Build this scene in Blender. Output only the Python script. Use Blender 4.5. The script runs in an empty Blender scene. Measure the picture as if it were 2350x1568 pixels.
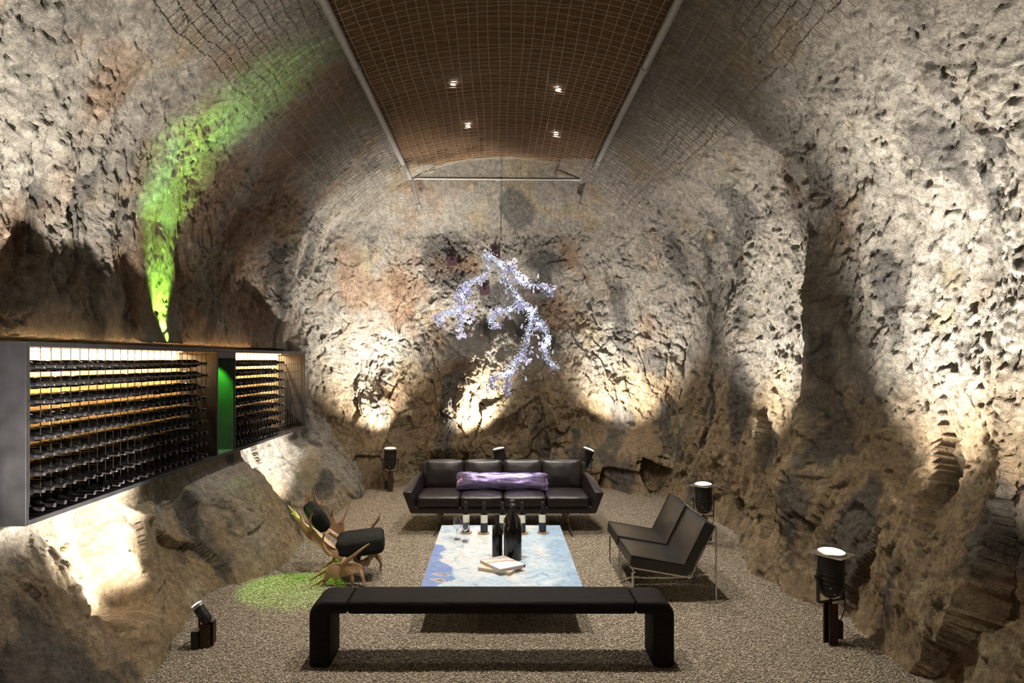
import bpy, bmesh, math, random
import numpy as np
from mathutils import Vector, Matrix, Euler
R = math.radians
random.seed(7)
rng = np.random.default_rng(11)
sc = bpy.context.scene
COL = sc.collection

# ------------------------------------------------------------------ camera, world, exposure, lights
F = 1600.0; CX, CY = 1145.0, 825.0; H = 2.1          # focal length in pixels, vanishing point, eye height
def P(x, v, Y):                                       # photograph measurement + real depth -> point in metres
    return Vector(((x - CX) * Y / F, Y, H - (v - CY) * Y / F))
cd = bpy.data.cameras.new('camera'); cam = bpy.data.objects.new('camera', cd); COL.objects.link(cam)
cam.location = (0, 0, H); cam.rotation_euler = (R(90), 0, 0)
cd.sensor_width = 36; cd.lens = F / 2350 * 36
cd.shift_x = (1175 - CX) / 2350; cd.shift_y = (CY - 784) / 2350
cd.clip_start = 0.05
sc.camera = cam
sc.view_settings.view_transform = 'Standard'; sc.view_settings.look = 'None'
sc.view_settings.gamma = 1; sc.view_settings.use_curve_mapping = False
sc.view_settings.exposure = 0.0
w = bpy.data.worlds.new('world'); sc.world = w; w.use_nodes = True
w.node_tree.nodes['Background'].inputs[0].default_value = (1.0, 0.80, 0.56, 1)
w.node_tree.nodes['Background'].inputs[1].default_value = 0.075
sc.cycles.use_denoising = True
sc.cycles.max_bounces = 9; sc.cycles.diffuse_bounces = 4; sc.cycles.transmission_bounces = 9
sc.cycles.sample_clamp_indirect = 4.0

def spot(loc, direction, power, size, blend, color, radius=0.05):
    l = bpy.data.lights.new('spot_light', 'SPOT'); l.energy = power; l.spot_size = R(size); l.spot_blend = blend
    l.color = color; l.shadow_soft_size = radius
    o = bpy.data.objects.new('spot_light', l); COL.objects.link(o); o.location = loc
    o.rotation_euler = Vector(direction).to_track_quat('-Z', 'Y').to_euler()
    return o
def area(loc, direction, power, sx, sy, color):
    l = bpy.data.lights.new('area_light', 'AREA'); l.shape = 'RECTANGLE'; l.size = sx; l.size_y = sy
    l.energy = power; l.color = color
    o = bpy.data.objects.new('area_light', l); COL.objects.link(o); o.location = loc
    o.rotation_euler = Vector(direction).to_track_quat('-Z', 'Y').to_euler()
    return o
WARM = (1.0, 0.86, 0.66); DOWN = (1.0, 0.91, 0.77); HALO = (1.0, 0.93, 0.82); AMBER = (1.0, 0.70, 0.34)
# two floor uplights of the same kind that stand just outside the frame
spot((-2.02, 3.15, 0.45), (-0.56, 0.44, 1), 2100, 76, 1.0, HALO)
spot((2.50, 3.05, 0.45), (0.54, 0.46, 1), 1350, 74, 1.0, HALO)
# ceiling downlights above the bench, above the frame
spot((-0.55, 5.15, 5.10), (0.02, 0.03, -1), 660, 96, 1.0, DOWN, 0.03)
spot((0.75, 5.25, 5.10), (-0.02, 0.03, -1), 660, 96, 1.0, DOWN, 0.03)
# green wash: up the wall from the top of the rack, and out of the niche down on the gravel
spot((-3.03, 6.42, 2.25), (-0.12, 0.03, 1), 420, 50, 0.8, (0.34, 1.0, 0.12), 0.02)
spot((-2.99, 6.46, 2.25), (0.22, 0.04, 1), 300, 32, 1.0, (0.34, 1.0, 0.12), 0.02)
spot((-2.79, 7.16, 1.96), (0.88, -0.76, -1.96), 380, 27, 0.5, (0.36, 1.0, 0.04), 0.03)

# ------------------------------------------------------------------ helpers
def link(o, parent=None):
    COL.objects.link(o)
    if parent is not None: o.parent = parent
    return o
def tag(o, label=None, cat=None, group=None, kind=None):
    if label: o['label'] = label
    if cat: o['category'] = cat
    if group: o['group'] = group
    if kind: o['kind'] = kind
    return o
def empty(name, loc, rz=0.0, label=None, cat=None, group=None):
    o = bpy.data.objects.new(name, None); o.empty_display_size = 0.1
    o.location = loc; o.rotation_euler = (0, 0, rz); link(o)
    return tag(o, label, cat, group)
def finish(name, me, mat, parent=None, smooth=40):
    me.materials.append(mat)
    if smooth:
        me.polygons.foreach_set('use_smooth', [True] * len(me.polygons))
        me.set_sharp_from_angle(angle=R(smooth))
    me.update()
    return link(bpy.data.objects.new(name, me), parent)
def rot_between(d):
    return Vector((0, 0, 1)).rotation_difference(Vector(d).normalized()).to_matrix()

class MB:
    def __init__(s): s.v = []; s.f = []
    def add(s, vs, fs):
        n = len(s.v); s.v += [tuple(x) for x in vs]; s.f += [tuple(i + n for i in f) for f in fs]; return s
    def box(s, c, size, rot=None, taper=None):
        hx, hy, hz = size[0] / 2, size[1] / 2, size[2] / 2
        m = (rot if isinstance(rot, Matrix) else Euler(rot).to_matrix()) if rot is not None else Matrix.Identity(3)
        c = Vector(c); vs = []
        for z in (-1, 1):
            for x, y in ((-1, -1), (1, -1), (1, 1), (-1, 1)):
                k = taper if (taper and z < 0) else 1
                vs.append(c + m @ Vector((x * hx * k, y * hy * k, z * hz)))
        return s.add(vs, [(3, 2, 1, 0), (4, 5, 6, 7), (0, 1, 5, 4), (1, 2, 6, 5), (2, 3, 7, 6), (3, 0, 4, 7)])
    def tube(s, pts, rad, n=8, caps=True, flat=None):
        pts = [Vector(p) for p in pts]
        if not hasattr(rad, '__len__'): rad = [rad] * len(pts)
        vs, fs = [], []
        up = None
        for i, p in enumerate(pts):
            t = (pts[min(i + 1, len(pts) - 1)] - pts[max(i - 1, 0)])
            t = t.normalized() if t.length > 1e-9 else Vector((0, 0, 1))
            if up is None: up = t.orthogonal().normalized()
            up = (up - t * up.dot(t))
            up = up.normalized() if up.length > 1e-6 else t.orthogonal().normalized()
            b = t.cross(up)
            for k in range(n):
                a = 2 * math.pi * (k + 0.5) / n
                vs.append(p + (up * math.cos(a) + b * math.sin(a)) * rad[i])
        for i in range(len(pts) - 1):
            for k in range(n):
                k2 = (k + 1) % n
                fs.append((i * n + k, i * n + k2, (i + 1) * n + k2, (i + 1) * n + k))
        if caps:
            fs.append(tuple(reversed(range(n)))); fs.append(tuple(range((len(pts) - 1) * n, len(pts) * n)))
        return s.add(vs, fs)
    def lathe(s, prof, n=24, c=(0, 0, 0), axis=(0, 0, 1), a0=0.0, a1=2 * math.pi):
        m = rot_between(axis); c = Vector(c); full = abs(a1 - a0 - 2 * math.pi) < 1e-6
        vs, fs = [], []
        nn = n if full else n + 1
        for r, z in prof:
            for k in range(nn):
                a = a0 + (a1 - a0) * k / n
                vs.append(c + m @ Vector((max(r, 1e-5) * math.cos(a), max(r, 1e-5) * math.sin(a), z)))
        for i in range(len(prof) - 1):
            for k in range(n):
                k2 = (k + 1) % nn
                fs.append((i * nn + k, i * nn + k2, (i + 1) * nn + k2, (i + 1) * nn + k))
        return s.add(vs, fs)
    def build(s, name, mat, parent=None, smooth=40, bevel=0.0, seg=2):
        me = bpy.data.meshes.new(name); me.from_pydata(s.v, [], s.f)
        bm = bmesh.new(); bm.from_mesh(me)
        bmesh.ops.remove_doubles(bm, verts=bm.verts, dist=1e-5)
        if bevel:
            es = [e for e in bm.edges if len(e.link_faces) == 2 and e.calc_face_angle(0) > R(30)]
            bmesh.ops.bevel(bm, geom=es, offset=bevel, segments=seg, profile=0.5, affect='EDGES')
        bmesh.ops.recalc_face_normals(bm, faces=bm.faces)
        bm.to_mesh(me); bm.free()
        return finish(name, me, mat, parent, smooth)

def cushion_mesh(size, r=0.03, puff=(0, 0, 0), n=14, pinch=0.0, wrinkle=0.0, seed=0):
    """a rounded, puffed upholstery block, centred"""
    bm = bmesh.new(); bmesh.ops.create_cube(bm, size=2.0)
    bmesh.ops.subdivide_edges(bm, edges=bm.edges, cuts=n, use_grid_fill=True)
    hx, hy, hz = size[0] / 2, size[1] / 2, size[2] / 2
    from mathutils import noise as mn
    for v in bm.verts:
        u = Vector(v.co)
        # push sample lines towards the edges so the rounding is smooth
        p = Vector([math.copysign(abs(c) ** 0.8, c) for c in u])
        q = Vector((p.x * hx, p.y * hy, p.z * hz))
        inner = Vector((max(-hx + r, min(hx - r, q.x)), max(-hy + r, min(hy - r, q.y)), max(-hz + r, min(hz - r, q.z))))
        d = q - inner
        if d.length > 1e-7: q = inner + d.normalized() * r
        bx, by, bz = 1 - p.x ** 2, 1 - p.y ** 2, 1 - p.z ** 2
        q.x += math.copysign(puff[0], p.x) * by * bz * (abs(p.x) > .98)
        q.y += math.copysign(puff[1], p.y) * bx * bz * (abs(p.y) > .98)
        q.z += math.copysign(puff[2], p.z) * bx * by * (abs(p.z) > .98)
        if pinch:
            e = max(0.0, abs(p.x) - 0.55) / 0.45
            q.z *= 1 - .10 * e * (1 - abs(p.z)); q.y *= 1 - pinch * e ** 2; q.x *= 1 - .035 * (1 - p.z ** 2) * (abs(p.x) > .9)
        if wrinkle:
            q += Vector(v.co).normalized() * wrinkle * mn.fractal(Vector((q.x * 7 + seed, q.y * 12, q.z * 12)), 0.8, 2.0, 4)
        v.co = q
    me = bpy.data.meshes.new('cushion'); bm.to_mesh(me); bm.free()
    return me
def cushion(name, mat, parent, loc, size, rot=(0, 0, 0), **k):
    o = finish(name, cushion_mesh(size, **k), mat, parent, 60)
    o.location = loc; o.rotation_euler = rot
    return o

# ------------------------------------------------------------------ materials
def new_mat(name):
    m = bpy.data.materials.new(name); m.use_nodes = True
    return m, m.node_tree, m.node_tree.nodes['Principled BSDF']
def mat(name, col, rough=0.5, metal=0.0, bump=0.0, scale=30.0, var=0.0, trans=0.0, ior=1.45, spec=0.5, coat=0.0, stretch=(1, 1, 1), sheen=0.0):
    m, t, b = new_mat(name)
    b.inputs['Base Color'].default_value = (*col, 1); b.inputs['Roughness'].default_value = rough
    b.inputs['Metallic'].default_value = metal; b.inputs['Transmission Weight'].default_value = trans
    b.inputs['IOR'].default_value = ior; b.inputs['Specular IOR Level'].default_value = spec
    b.inputs['Coat Weight'].default_value = coat; b.inputs['Sheen Weight'].default_value = sheen
    if bump or var:
        tc = t.nodes.new('ShaderNodeTexCoord'); mp = t.nodes.new('ShaderNodeMapping'); mp.inputs['Scale'].default_value = stretch
        t.links.new(tc.outputs['Object'], mp.inputs[0])
        nz = t.nodes.new('ShaderNodeTexNoise'); nz.inputs['Scale'].default_value = scale; nz.inputs['Detail'].default_value = 5
        t.links.new(mp.outputs[0], nz.inputs['Vector'])
        if bump:
            bp = t.nodes.new('ShaderNodeBump'); bp.inputs['Strength'].default_value = min(1, bump); bp.inputs['Distance'].default_value = 0.01
            t.links.new(nz.outputs[0], bp.inputs['Height']); t.links.new(bp.outputs[0], b.inputs['Normal'])
        if var:
            mr = t.nodes.new('ShaderNodeMapRange'); mr.inputs[1].default_value = .3; mr.inputs[2].default_value = .7
            mr.inputs[3].default_value = 1 - var; mr.inputs[4].default_value = 1 + var
            mx = t.nodes.new('ShaderNodeMix'); mx.data_type = 'RGBA'; mx.blend_type = 'MULTIPLY'; mx.inputs[0].default_value = 1
            mx.inputs[6].default_value = (*col, 1)
            t.links.new(nz.outputs[0], mr.inputs[0]); t.links.new(mr.outputs[0], mx.inputs[7]); t.links.new(mx.outputs[2], b.inputs['Base Color'])
    return m
def emis(name, col, strength):
    m, t, b = new_mat(name)
    b.inputs['Base Color'].default_value = (*col, 1); b.inputs['Emission Color'].default_value = (*col, 1)
    b.inputs['Emission Strength'].default_value = strength
    return m

M = {}
M['black_steel'] = mat('black_painted_steel', (.012, .011, .012), .42, 0.0, .15, 80)
M['rust_steel'] = mat('weathered_steel', (.045, .026, .016), .62, .3, .3, 40, .5, stretch=(1, 1, .3))
M['box_black'] = mat('black_plastic', (.008, .008, .008), .4)
M['rack_steel'] = mat('blackened_steel_plate', (.016, .0155, .018), .5, .4, .12, 6, .45)
M['rack_wire'] = mat('rack_wire', (.018, .013, .010), .5, .5)
M['back_board'] = mat('pale_timber_board', (.42, .29, .16), .7, 0, .2, 12, .25, stretch=(1, .2, 3))
M['niche'] = mat('niche_metal', (.10, .12, .10), .5, .2, .1, 8, .2)
M['chrome'] = mat('brushed_chrome', (.62, .60, .57), .24, 1.0)
M['bolt'] = mat('bright_screw', (.75, .73, .70), .3, 1.0)
M['bottle_black'] = mat('dark_bottle_glass', (.005, .005, .005), .12, 0)
M['foil'] = mat('black_foil_capsule', (.010, .009, .010), .5)
M['label'] = mat('cream_paper_label', (.72, .68, .58), .7, 0, .1, 90, .05)
M['label_dark'] = mat('dark_blue_label', (.020, .022, .035), .45)
M['leather'] = mat('dark_brown_leather', (.0115, .0080, .0090), .36, 0, .16, 26, .3, spec=.55)
M['leather_black'] = mat('black_leather', (.012, .011, .010), .34, 0, .15, 45, .2, spec=.6)
M['piping'] = mat('leather_piping', (.02, .016, .015), .4)
M['purple'] = mat('metallic_purple_leather', (.255, .205, .40), .33, .75, .3, 22, .15)
M['brass_leg'] = mat('bronzed_steel', (.22, .16, .11), .35, .8)
M['velvet'] = mat('black_velvet', (.0055, .0055, .0055), .8, 0, .3, 70, .2, spec=.25)
M['hide'] = mat('black_cowhide', (.0050, .0040, .0036), .72, 0, .8, 16, .5, stretch=(.5, 3, 3), spec=.22)
M['pipe'] = mat('galvanised_pipe', (.34, .33, .31), .5, .25, .08, 20, .1)
M['wire'] = mat('mesh_wire', (.20, .165, .125), .5, .3, 0, 10, 0)
M['wire_light'] = mat('lining_wire', (.33, .27, .20), .5, .3, 0, 10, 0)
M['crystal'] = mat('violet_crystal', (.78, .70, .93), .12, 0, trans=.15, ior=1.5, coat=.5)
M['clear'] = mat('clear_crystal', (.80, .85, 1.0), .08, 0, trans=.35, ior=1.5)
M['silver'] = mat('silver_branch', (.55, .56, .62), .25, .9)
M['glass'] = mat('wine_glass', (1, 1, 1), .0, 0, trans=1.0, ior=1.45)
M['plate'] = mat('purple_painted_plate', (.075, .035, .050), .6, .2, .2, 30, .3)
M['coaster'] = mat('tan_cork_coaster', (.30, .20, .12), .8, 0, .3, 90, .25)
M['paper'] = mat('book_pages', (.66, .57, .45), .8, 0, .25, 60, .12, stretch=(.2, .2, 8))
M['book_cover_tan'] = mat('tan_book_cover', (.62, .48, .36), .55)
M['book_spine'] = mat('dark_book_spine', (.05, .05, .07), .4)
M['plinth'] = mat('dark_plinth', (.03, .025, .02), .7)
M['dark_foot'] = mat('rubber', (.02, .02, .02), .7)
M['lens_on'] = emis('lit_lens', (1.0, .95, .86), 14)
M['down_on'] = emis('lit_downlight', (1.0, .94, .82), 45)
M['led'] = emis('white_led', (.50, .66, 1.0), 9)
M['led_big'] = emis('bright_led', (.70, .82, 1.0), 60)
M['reflector'] = mat('lamp_housing_rim', (.35, .3, .25), .4, .8)

# ------------------------------------------------------------------ vectorised noise for the rock
def _h(ix, iy, iz, seed):
    n = (ix.astype(np.int64) * 374761393 + iy.astype(np.int64) * 668265263 + iz.astype(np.int64) * 2147483647 + seed * 144665) & 0xFFFFFFFF
    n = ((n ^ (n >> 13)) * 1274126177) & 0xFFFFFFFF
    n = ((n ^ (n >> 16)) * 2246822519) & 0xFFFFFFFF
    return (n ^ (n >> 15)) & 0xFFFFFFFF
def vnoise(p, seed=0):
    i = np.floor(p).astype(np.int64); f = p - i; u = f * f * f * (f * (f * 6 - 15) + 10)
    out = 0
    for dx in (0, 1):
        for dy in (0, 1):
            for dz in (0, 1):
                h = _h(i[:, 0] + dx, i[:, 1] + dy, i[:, 2] + dz, seed)
                gx = (h & 1023) / 511.5 - 1; gy = ((h >> 10) & 1023) / 511.5 - 1; gz = ((h >> 20) & 1023) / 511.5 - 1
                g = gx * (f[:, 0] - dx) + gy * (f[:, 1] - dy) + gz * (f[:, 2] - dz)
                wgt = (u[:, 0] if dx else 1 - u[:, 0]) * (u[:, 1] if dy else 1 - u[:, 1]) * (u[:, 2] if dz else 1 - u[:, 2])
                out = out + wgt * g
    return out
def fbm(p, oct=4, seed=0, gain=.5, lac=2.03):
    a, s = 1.0, 0
    for o in range(oct):
        s = s + a * vnoise(p, seed + o * 17); p = p * lac + 3.1; a *= gain
    return s
def ridged(p, oct=3, seed=0, gain=.5):
    a, s = 1.0, 0
    for o in range(oct):
        s = s + a * (1 - 2.2 * np.abs(vnoise(p, seed + o * 13))); p = p * 2.1 + 1.7; a *= gain
    return s
def facets(p, seed=0, tilt=.5, off=.3):
    """displacement made of tilted planar cells: split rock"""
    i = np.floor(p).astype(np.int64)
    best = np.full(len(p), 1e9); val = np.zeros(len(p))
    for dx in (-1, 0, 1):
        for dy in (-1, 0, 1):
            for dz in (-1, 0, 1):
                c = i + np.array([dx, dy, dz])
                h = _h(c[:, 0], c[:, 1], c[:, 2], seed); h2 = _h(c[:, 0], c[:, 1], c[:, 2], seed + 77)
                j = np.stack([(h & 1023) / 1023, ((h >> 10) & 1023) / 1023, ((h >> 20) & 1023) / 1023], 1)
                d = p - (c + j); dd = (d * d).sum(1)
                t = np.stack([(h2 & 1023) / 511.5 - 1, ((h2 >> 10) & 1023) / 511.5 - 1, ((h2 >> 20) & 1023) / 511.5 - 1], 1)
                vv = (t * d).sum(1) * tilt + ((h >> 7) & 1023) / 511.5 * off - off
                m = dd < best
                best = np.where(m, dd, best); val = np.where(m, vv, val)
    return val
def smooth(a, b, x):
    t = np.clip((x - a) / (b - a), 0, 1); return t * t * (3 - 2 * t)
def rock_disp(p):
    """signed relief in metres (positive = into the room)"""
    low = 1 - smooth(.9, 2.1, p[:, 2])                      # blocky base, finer shotcrete above
    high = smooth(4.0, 4.7, p[:, 2])
    wq = p + .10 * np.stack([fbm(p * 1.3, 2, 5), fbm(p * 1.3, 2, 6), fbm(p * 1.3, 2, 7)], 1)
    wm = p + .16 * np.stack([fbm(p * 2.1, 2, 15), fbm(p * 2.1, 2, 16), fbm(p * 2.1, 2, 17)], 1)
    big = fbm(p * np.array([.55, .60, .38]), 3, 1)
    ribs = fbm(wm * np.array([1.2, 1.7, .40]), 4, 31)
    f1 = facets(wq * np.array([1.25, 1.2, .75]), 3, .62, .30)
    f2 = facets(wq * np.array([3.3, 3.2, 2.0]), 23, .6, .30)
    f3 = facets(wm * np.array([8.5, 8.5, 6.5]), 15, .7, .35)
    f4 = facets(wm * np.array([21., 21., 13.]), 19, .7, .35)
    fine = fbm(p * 10.0, 3, 41)
    pits = smooth(.06, .34, -fbm(wm * np.array([12., 12., 6.5]), 3, 51)) * smooth(-.25, .25, fbm(p * 1.9, 2, 53))
    crack = smooth(.05, .0, np.abs(fbm(wm * np.array([1.6, 1.9, .55]), 4, 71)))
    d = .15 * big + .17 * ribs * (1 - .5 * low) + f1 * (.035 + .27 * low) + f2 * (.028 + .070 * low) + f3 * (.032 + .004 * low) + f4 * .015 \
        + .020 * fine - .032 * pits * (1 - .6 * low) - .035 * crack * (1 - .5 * low)
    return d * (1 - .62 * high)
def rock_tint(p, side):
    """mineral colours, warm light on the lower rock put in, linear RGB"""
    n1 = fbm(p * .7, 3, 101); n2 = fbm(p * 1.6, 4, 103); n3 = fbm(p * np.array([1.8, 1.8, .8]), 4, 107); n4 = fbm(p * 6, 3, 109)
    z = p[:, 2]
    pale = np.array([.52, .475, .415]); tan = np.array([.42, .312, .195]); rust = np.array([.46, .25, .125]); grey = np.array([.13, .125, .12]); cream = np.array([.54, .45, .30])
    k = smooth(.3, -.25, (z - (1.75 if side == 'right' else .5 if side == 'left' else 1.9)) * .55 + n1 * .5)[:, None]  # lower rock browner: the warm light there is put into the colour
    c = pale * (1 - k) + tan * k
    k = (smooth(.16, .42, n2) * .75)[:, None]; c = c * (1 - k) + cream * k
    k = (smooth(.14, .36, n3) * .80 * smooth(4.6, 3.4, z))[:, None]; c = c * (1 - k) + grey * k
    # grey mortar patches sprayed on the rock where the photo shows them
    pts = {'back': ((.45, 0, 3.15, .55, .40), (.30, 0, 4.62, .30, .28), (.95, 0, 3.75, .55, .16), (-.85, 0, 3.75, .55, .55)), 'right': ((3.0, 8.6, 3.95, .45, .40), (3.2, 7.4, 3.75, .40, .38), (3.0, 10.6, 3.6, .35, .5)), 'left': ((-3.1, 5.9, 2.55, .16, .35),)}[side]
    kg = 0 * z
    for (gx, gy, gz, sa, sb) in pts:
        along = (p[:, 0] - gx) if side == 'back' else (p[:, 1] - gy)
        kg = np.maximum(kg, 1.35 * np.exp(-(along / sa) ** 2 - ((z - gz) / sb) ** 2))
    kg = (smooth(.35, .85, kg + .9 * n3 + .25 * n4) * .78)[:, None]; c = c * (1 - kg) + grey * 1.15 * kg
    if side == 'left':   kr = smooth(-.15, .35, fbm(p * 1.1, 3, 113) + .50 * np.exp(-((p[:, 1] - 8.0) / 1.5) ** 2) - .20 * np.abs(z - 3.0)) * .55 * smooth(1.4, 2.2, z)
    elif side == 'back': kr = smooth(.05, .5, fbm(p * 1.1, 3, 113) + .5 * np.exp(-((p[:, 0] + 1.6) / .9) ** 2) - .2 * np.abs(z - 3.4)) * .55
    else:                kr = smooth(.22, .55, fbm(p * 1.1, 3, 113)) * .25
    kr = kr[:, None]; c = c * (1 - kr) + rust * kr
    return np.clip(c * (1 + .28 * n4[:, None]), .02, .8)

def rock_material():
    m, t, b = new_mat('cave_rock')
    N, L = t.nodes, t.links
    b.inputs['Roughness'].default_value = .88; b.inputs['Specular IOR Level'].default_value = .25
    geo = N.new('ShaderNodeNewGeometry'); at = N.new('ShaderNodeAttribute'); at.attribute_name = 'tint'
    def noise(sc_, det, dist=0.0, rough=.6, stretch=None):
        n = N.new('ShaderNodeTexNoise'); n.inputs['Scale'].default_value = sc_; n.inputs['Detail'].default_value = det
        n.inputs['Distortion'].default_value = dist; n.inputs['Roughness'].default_value = rough
        if stretch:
            mp = N.new('ShaderNodeMapping'); mp.inputs['Scale'].default_value = stretch
            L.new(geo.outputs['Position'], mp.inputs[0]); L.new(mp.outputs[0], n.inputs['Vector'])
        else: L.new(geo.outputs['Position'], n.inputs['Vector'])
        return n
    n1 = noise(14, 8, .4, .65); n2 = noise(48, 5, 1.8, .7); n3 = noise(5, 6, 1.2, .6, (1, 1, .45)); 
    vo = N.new('ShaderNodeTexVoronoi'); vo.inputs['Scale'].default_value = 26; L.new(geo.outputs['Position'], vo.inputs['Vector'])
    def rng_(src, a, b_, c, d):
        r = N.new('ShaderNodeMapRange'); r.inputs[1].default_value = a; r.inputs[2].default_value = b_; r.inputs[3].default_value = c; r.inputs[4].default_value = d
        L.new(src, r.inputs[0]); return r.outputs[0]
    def mul(a, fac):
        x = N.new('ShaderNodeMix'); x.data_type = 'RGBA'; x.blend_type = 'MULTIPLY'; x.inputs[0].default_value = 1
        L.new(a, x.inputs[6]); L.new(fac, x.inputs[7]); return x.outputs[2]
    c = mul(at.outputs['Color'], rng_(n1.outputs[0], .3, .7, .72, 1.25))
    c = mul(c, rng_(n2.outputs[0], .3, .6, .66, 1.14))
    L.new(c, b.inputs['Base Color'])
    def bump(h, dist, st, prev=None):
        x = N.new('ShaderNodeBump'); x.inputs['Strength'].default_value = st; x.inputs['Distance'].default_value = dist
        L.new(h, x.inputs['Height'])
        if prev: L.new(prev, x.inputs['Normal'])
        return x.outputs[0]
    k = bump(n3.outputs[0], .12, .8)
    n5 = noise(21, 4, .5, .55, (1, 1, .62))
    k = bump(rng_(n5.outputs[0], .36, .50, 0, 1), .045, 1.0, k)
    k = bump(n1.outputs[0], .075, 1.0, k)
    k = bump(vo.outputs['Distance'], .012, .5, k)
    k = bump(n2.outputs[0], .022, 1.0, k)
    L.new(k, b.inputs['Normal'])
    return m
M['rock'] = rock_material()

def grid_object(name, Pts, nu, nv, mat_, tint=None, smooth_=True, flip=False):
    n = nu * nv
    iu, iv = np.meshgrid(np.arange(nu - 1), np.arange(nv - 1), indexing='ij')
    a = (iu * nv + iv).ravel()
    q = np.stack([a, a + 1, a + nv + 1, a + nv], 1)
    if flip: q = q[:, ::-1]
    me = bpy.data.meshes.new(name)
    me.vertices.add(n); me.vertices.foreach_set('co', Pts.astype(np.float32).ravel())
    me.loops.add(q.size); me.loops.foreach_set('vertex_index', q.astype(np.int32).ravel())
    me.polygons.add(len(q)); me.polygons.foreach_set('loop_start', np.arange(0, q.size, 4, dtype=np.int32))
    me.update(calc_edges=True)
    if tint is not None:
        at = me.color_attributes.new('tint', 'FLOAT_COLOR', 'POINT')
        at.data.foreach_set('color', np.concatenate([tint, np.ones((n, 1))], 1).astype(np.float32).ravel())
    me.polygons.foreach_set('use_smooth', np.full(len(q), smooth_))
    me.materials.append(mat_); me.validate()
    return link(bpy.data.objects.new(name, me))

# ------------------------------------------------------------------ the cave: side walls
RX0, RX1 = -2.83, -3.32           # rack front and back planes
RY0, RY1 = 4.17, 10.18            # rack ends
RZ0, RZ1 = 1.10, 2.21
KN_L = [(-2.16, -.25), (-2.24, -.08), (-2.34, .12), (-2.56, .5), (-2.80, .92), (-2.94, 1.4), (-3.02, 2.0), (-3.14, 2.5), (-3.2, 2.95), (-3.10, 3.5), (-2.78, 4.1), (-2.3, 4.62), (-1.78, 5.0), (-1.1, 5.36)]
KN_R = [(2.72, -.25), (2.80, -.05), (2.92, .2), (3.05, .6), (3.20, 1.1), (3.30, 1.7), (3.34, 2.3), (3.32, 2.9), (3.16, 3.5), (2.80, 4.1), (2.3, 4.62), (1.78, 5.0), (1.1, 5.36)]
def curve_pts(kn, step):
    k = np.array(kn); k = np.vstack([2 * k[0] - k[1], k, 2 * k[-1] - k[-2]]); out = []
    for i in range(1, len(k) - 2):
        t = np.linspace(0, 1, 60, endpoint=False)[:, None]
        a, b, c, d = k[i - 1], k[i], k[i + 1], k[i + 2]
        out.append(.5 * (2 * b + (c - a) * t + (2 * a - 5 * b + 4 * c - d) * t ** 2 + (3 * b - a - 3 * c + d) * t ** 3))
    o = np.vstack(out + [k[-2][None]])
    s = np.concatenate([[0], np.cumsum(np.linalg.norm(np.diff(o, axis=0), axis=1))])
    ss = np.linspace(0, s[-1], int(s[-1] / step) + 1)
    return np.stack([np.interp(ss, s, o[:, 0]), np.interp(ss, s, o[:, 1])], 1)
STEP = 0.0135
YS = np.concatenate([np.arange(-1.5, 3.5, .10), np.arange(3.5, 12.4, STEP)])
def base_left(Y, z):     # floor line measured along the wall: small swings
    return (.06 * np.sin(Y * 1.9 + .6) - .08 * smooth(6.8, 5.6, Y) - .26 * np.exp(-((Y - 6.3) / .55) ** 2)) * (1 - smooth(.5, 1.6, z))
def end_scale(Y): return 1 - .17 * smooth(8.6, 12.0, Y)
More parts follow.
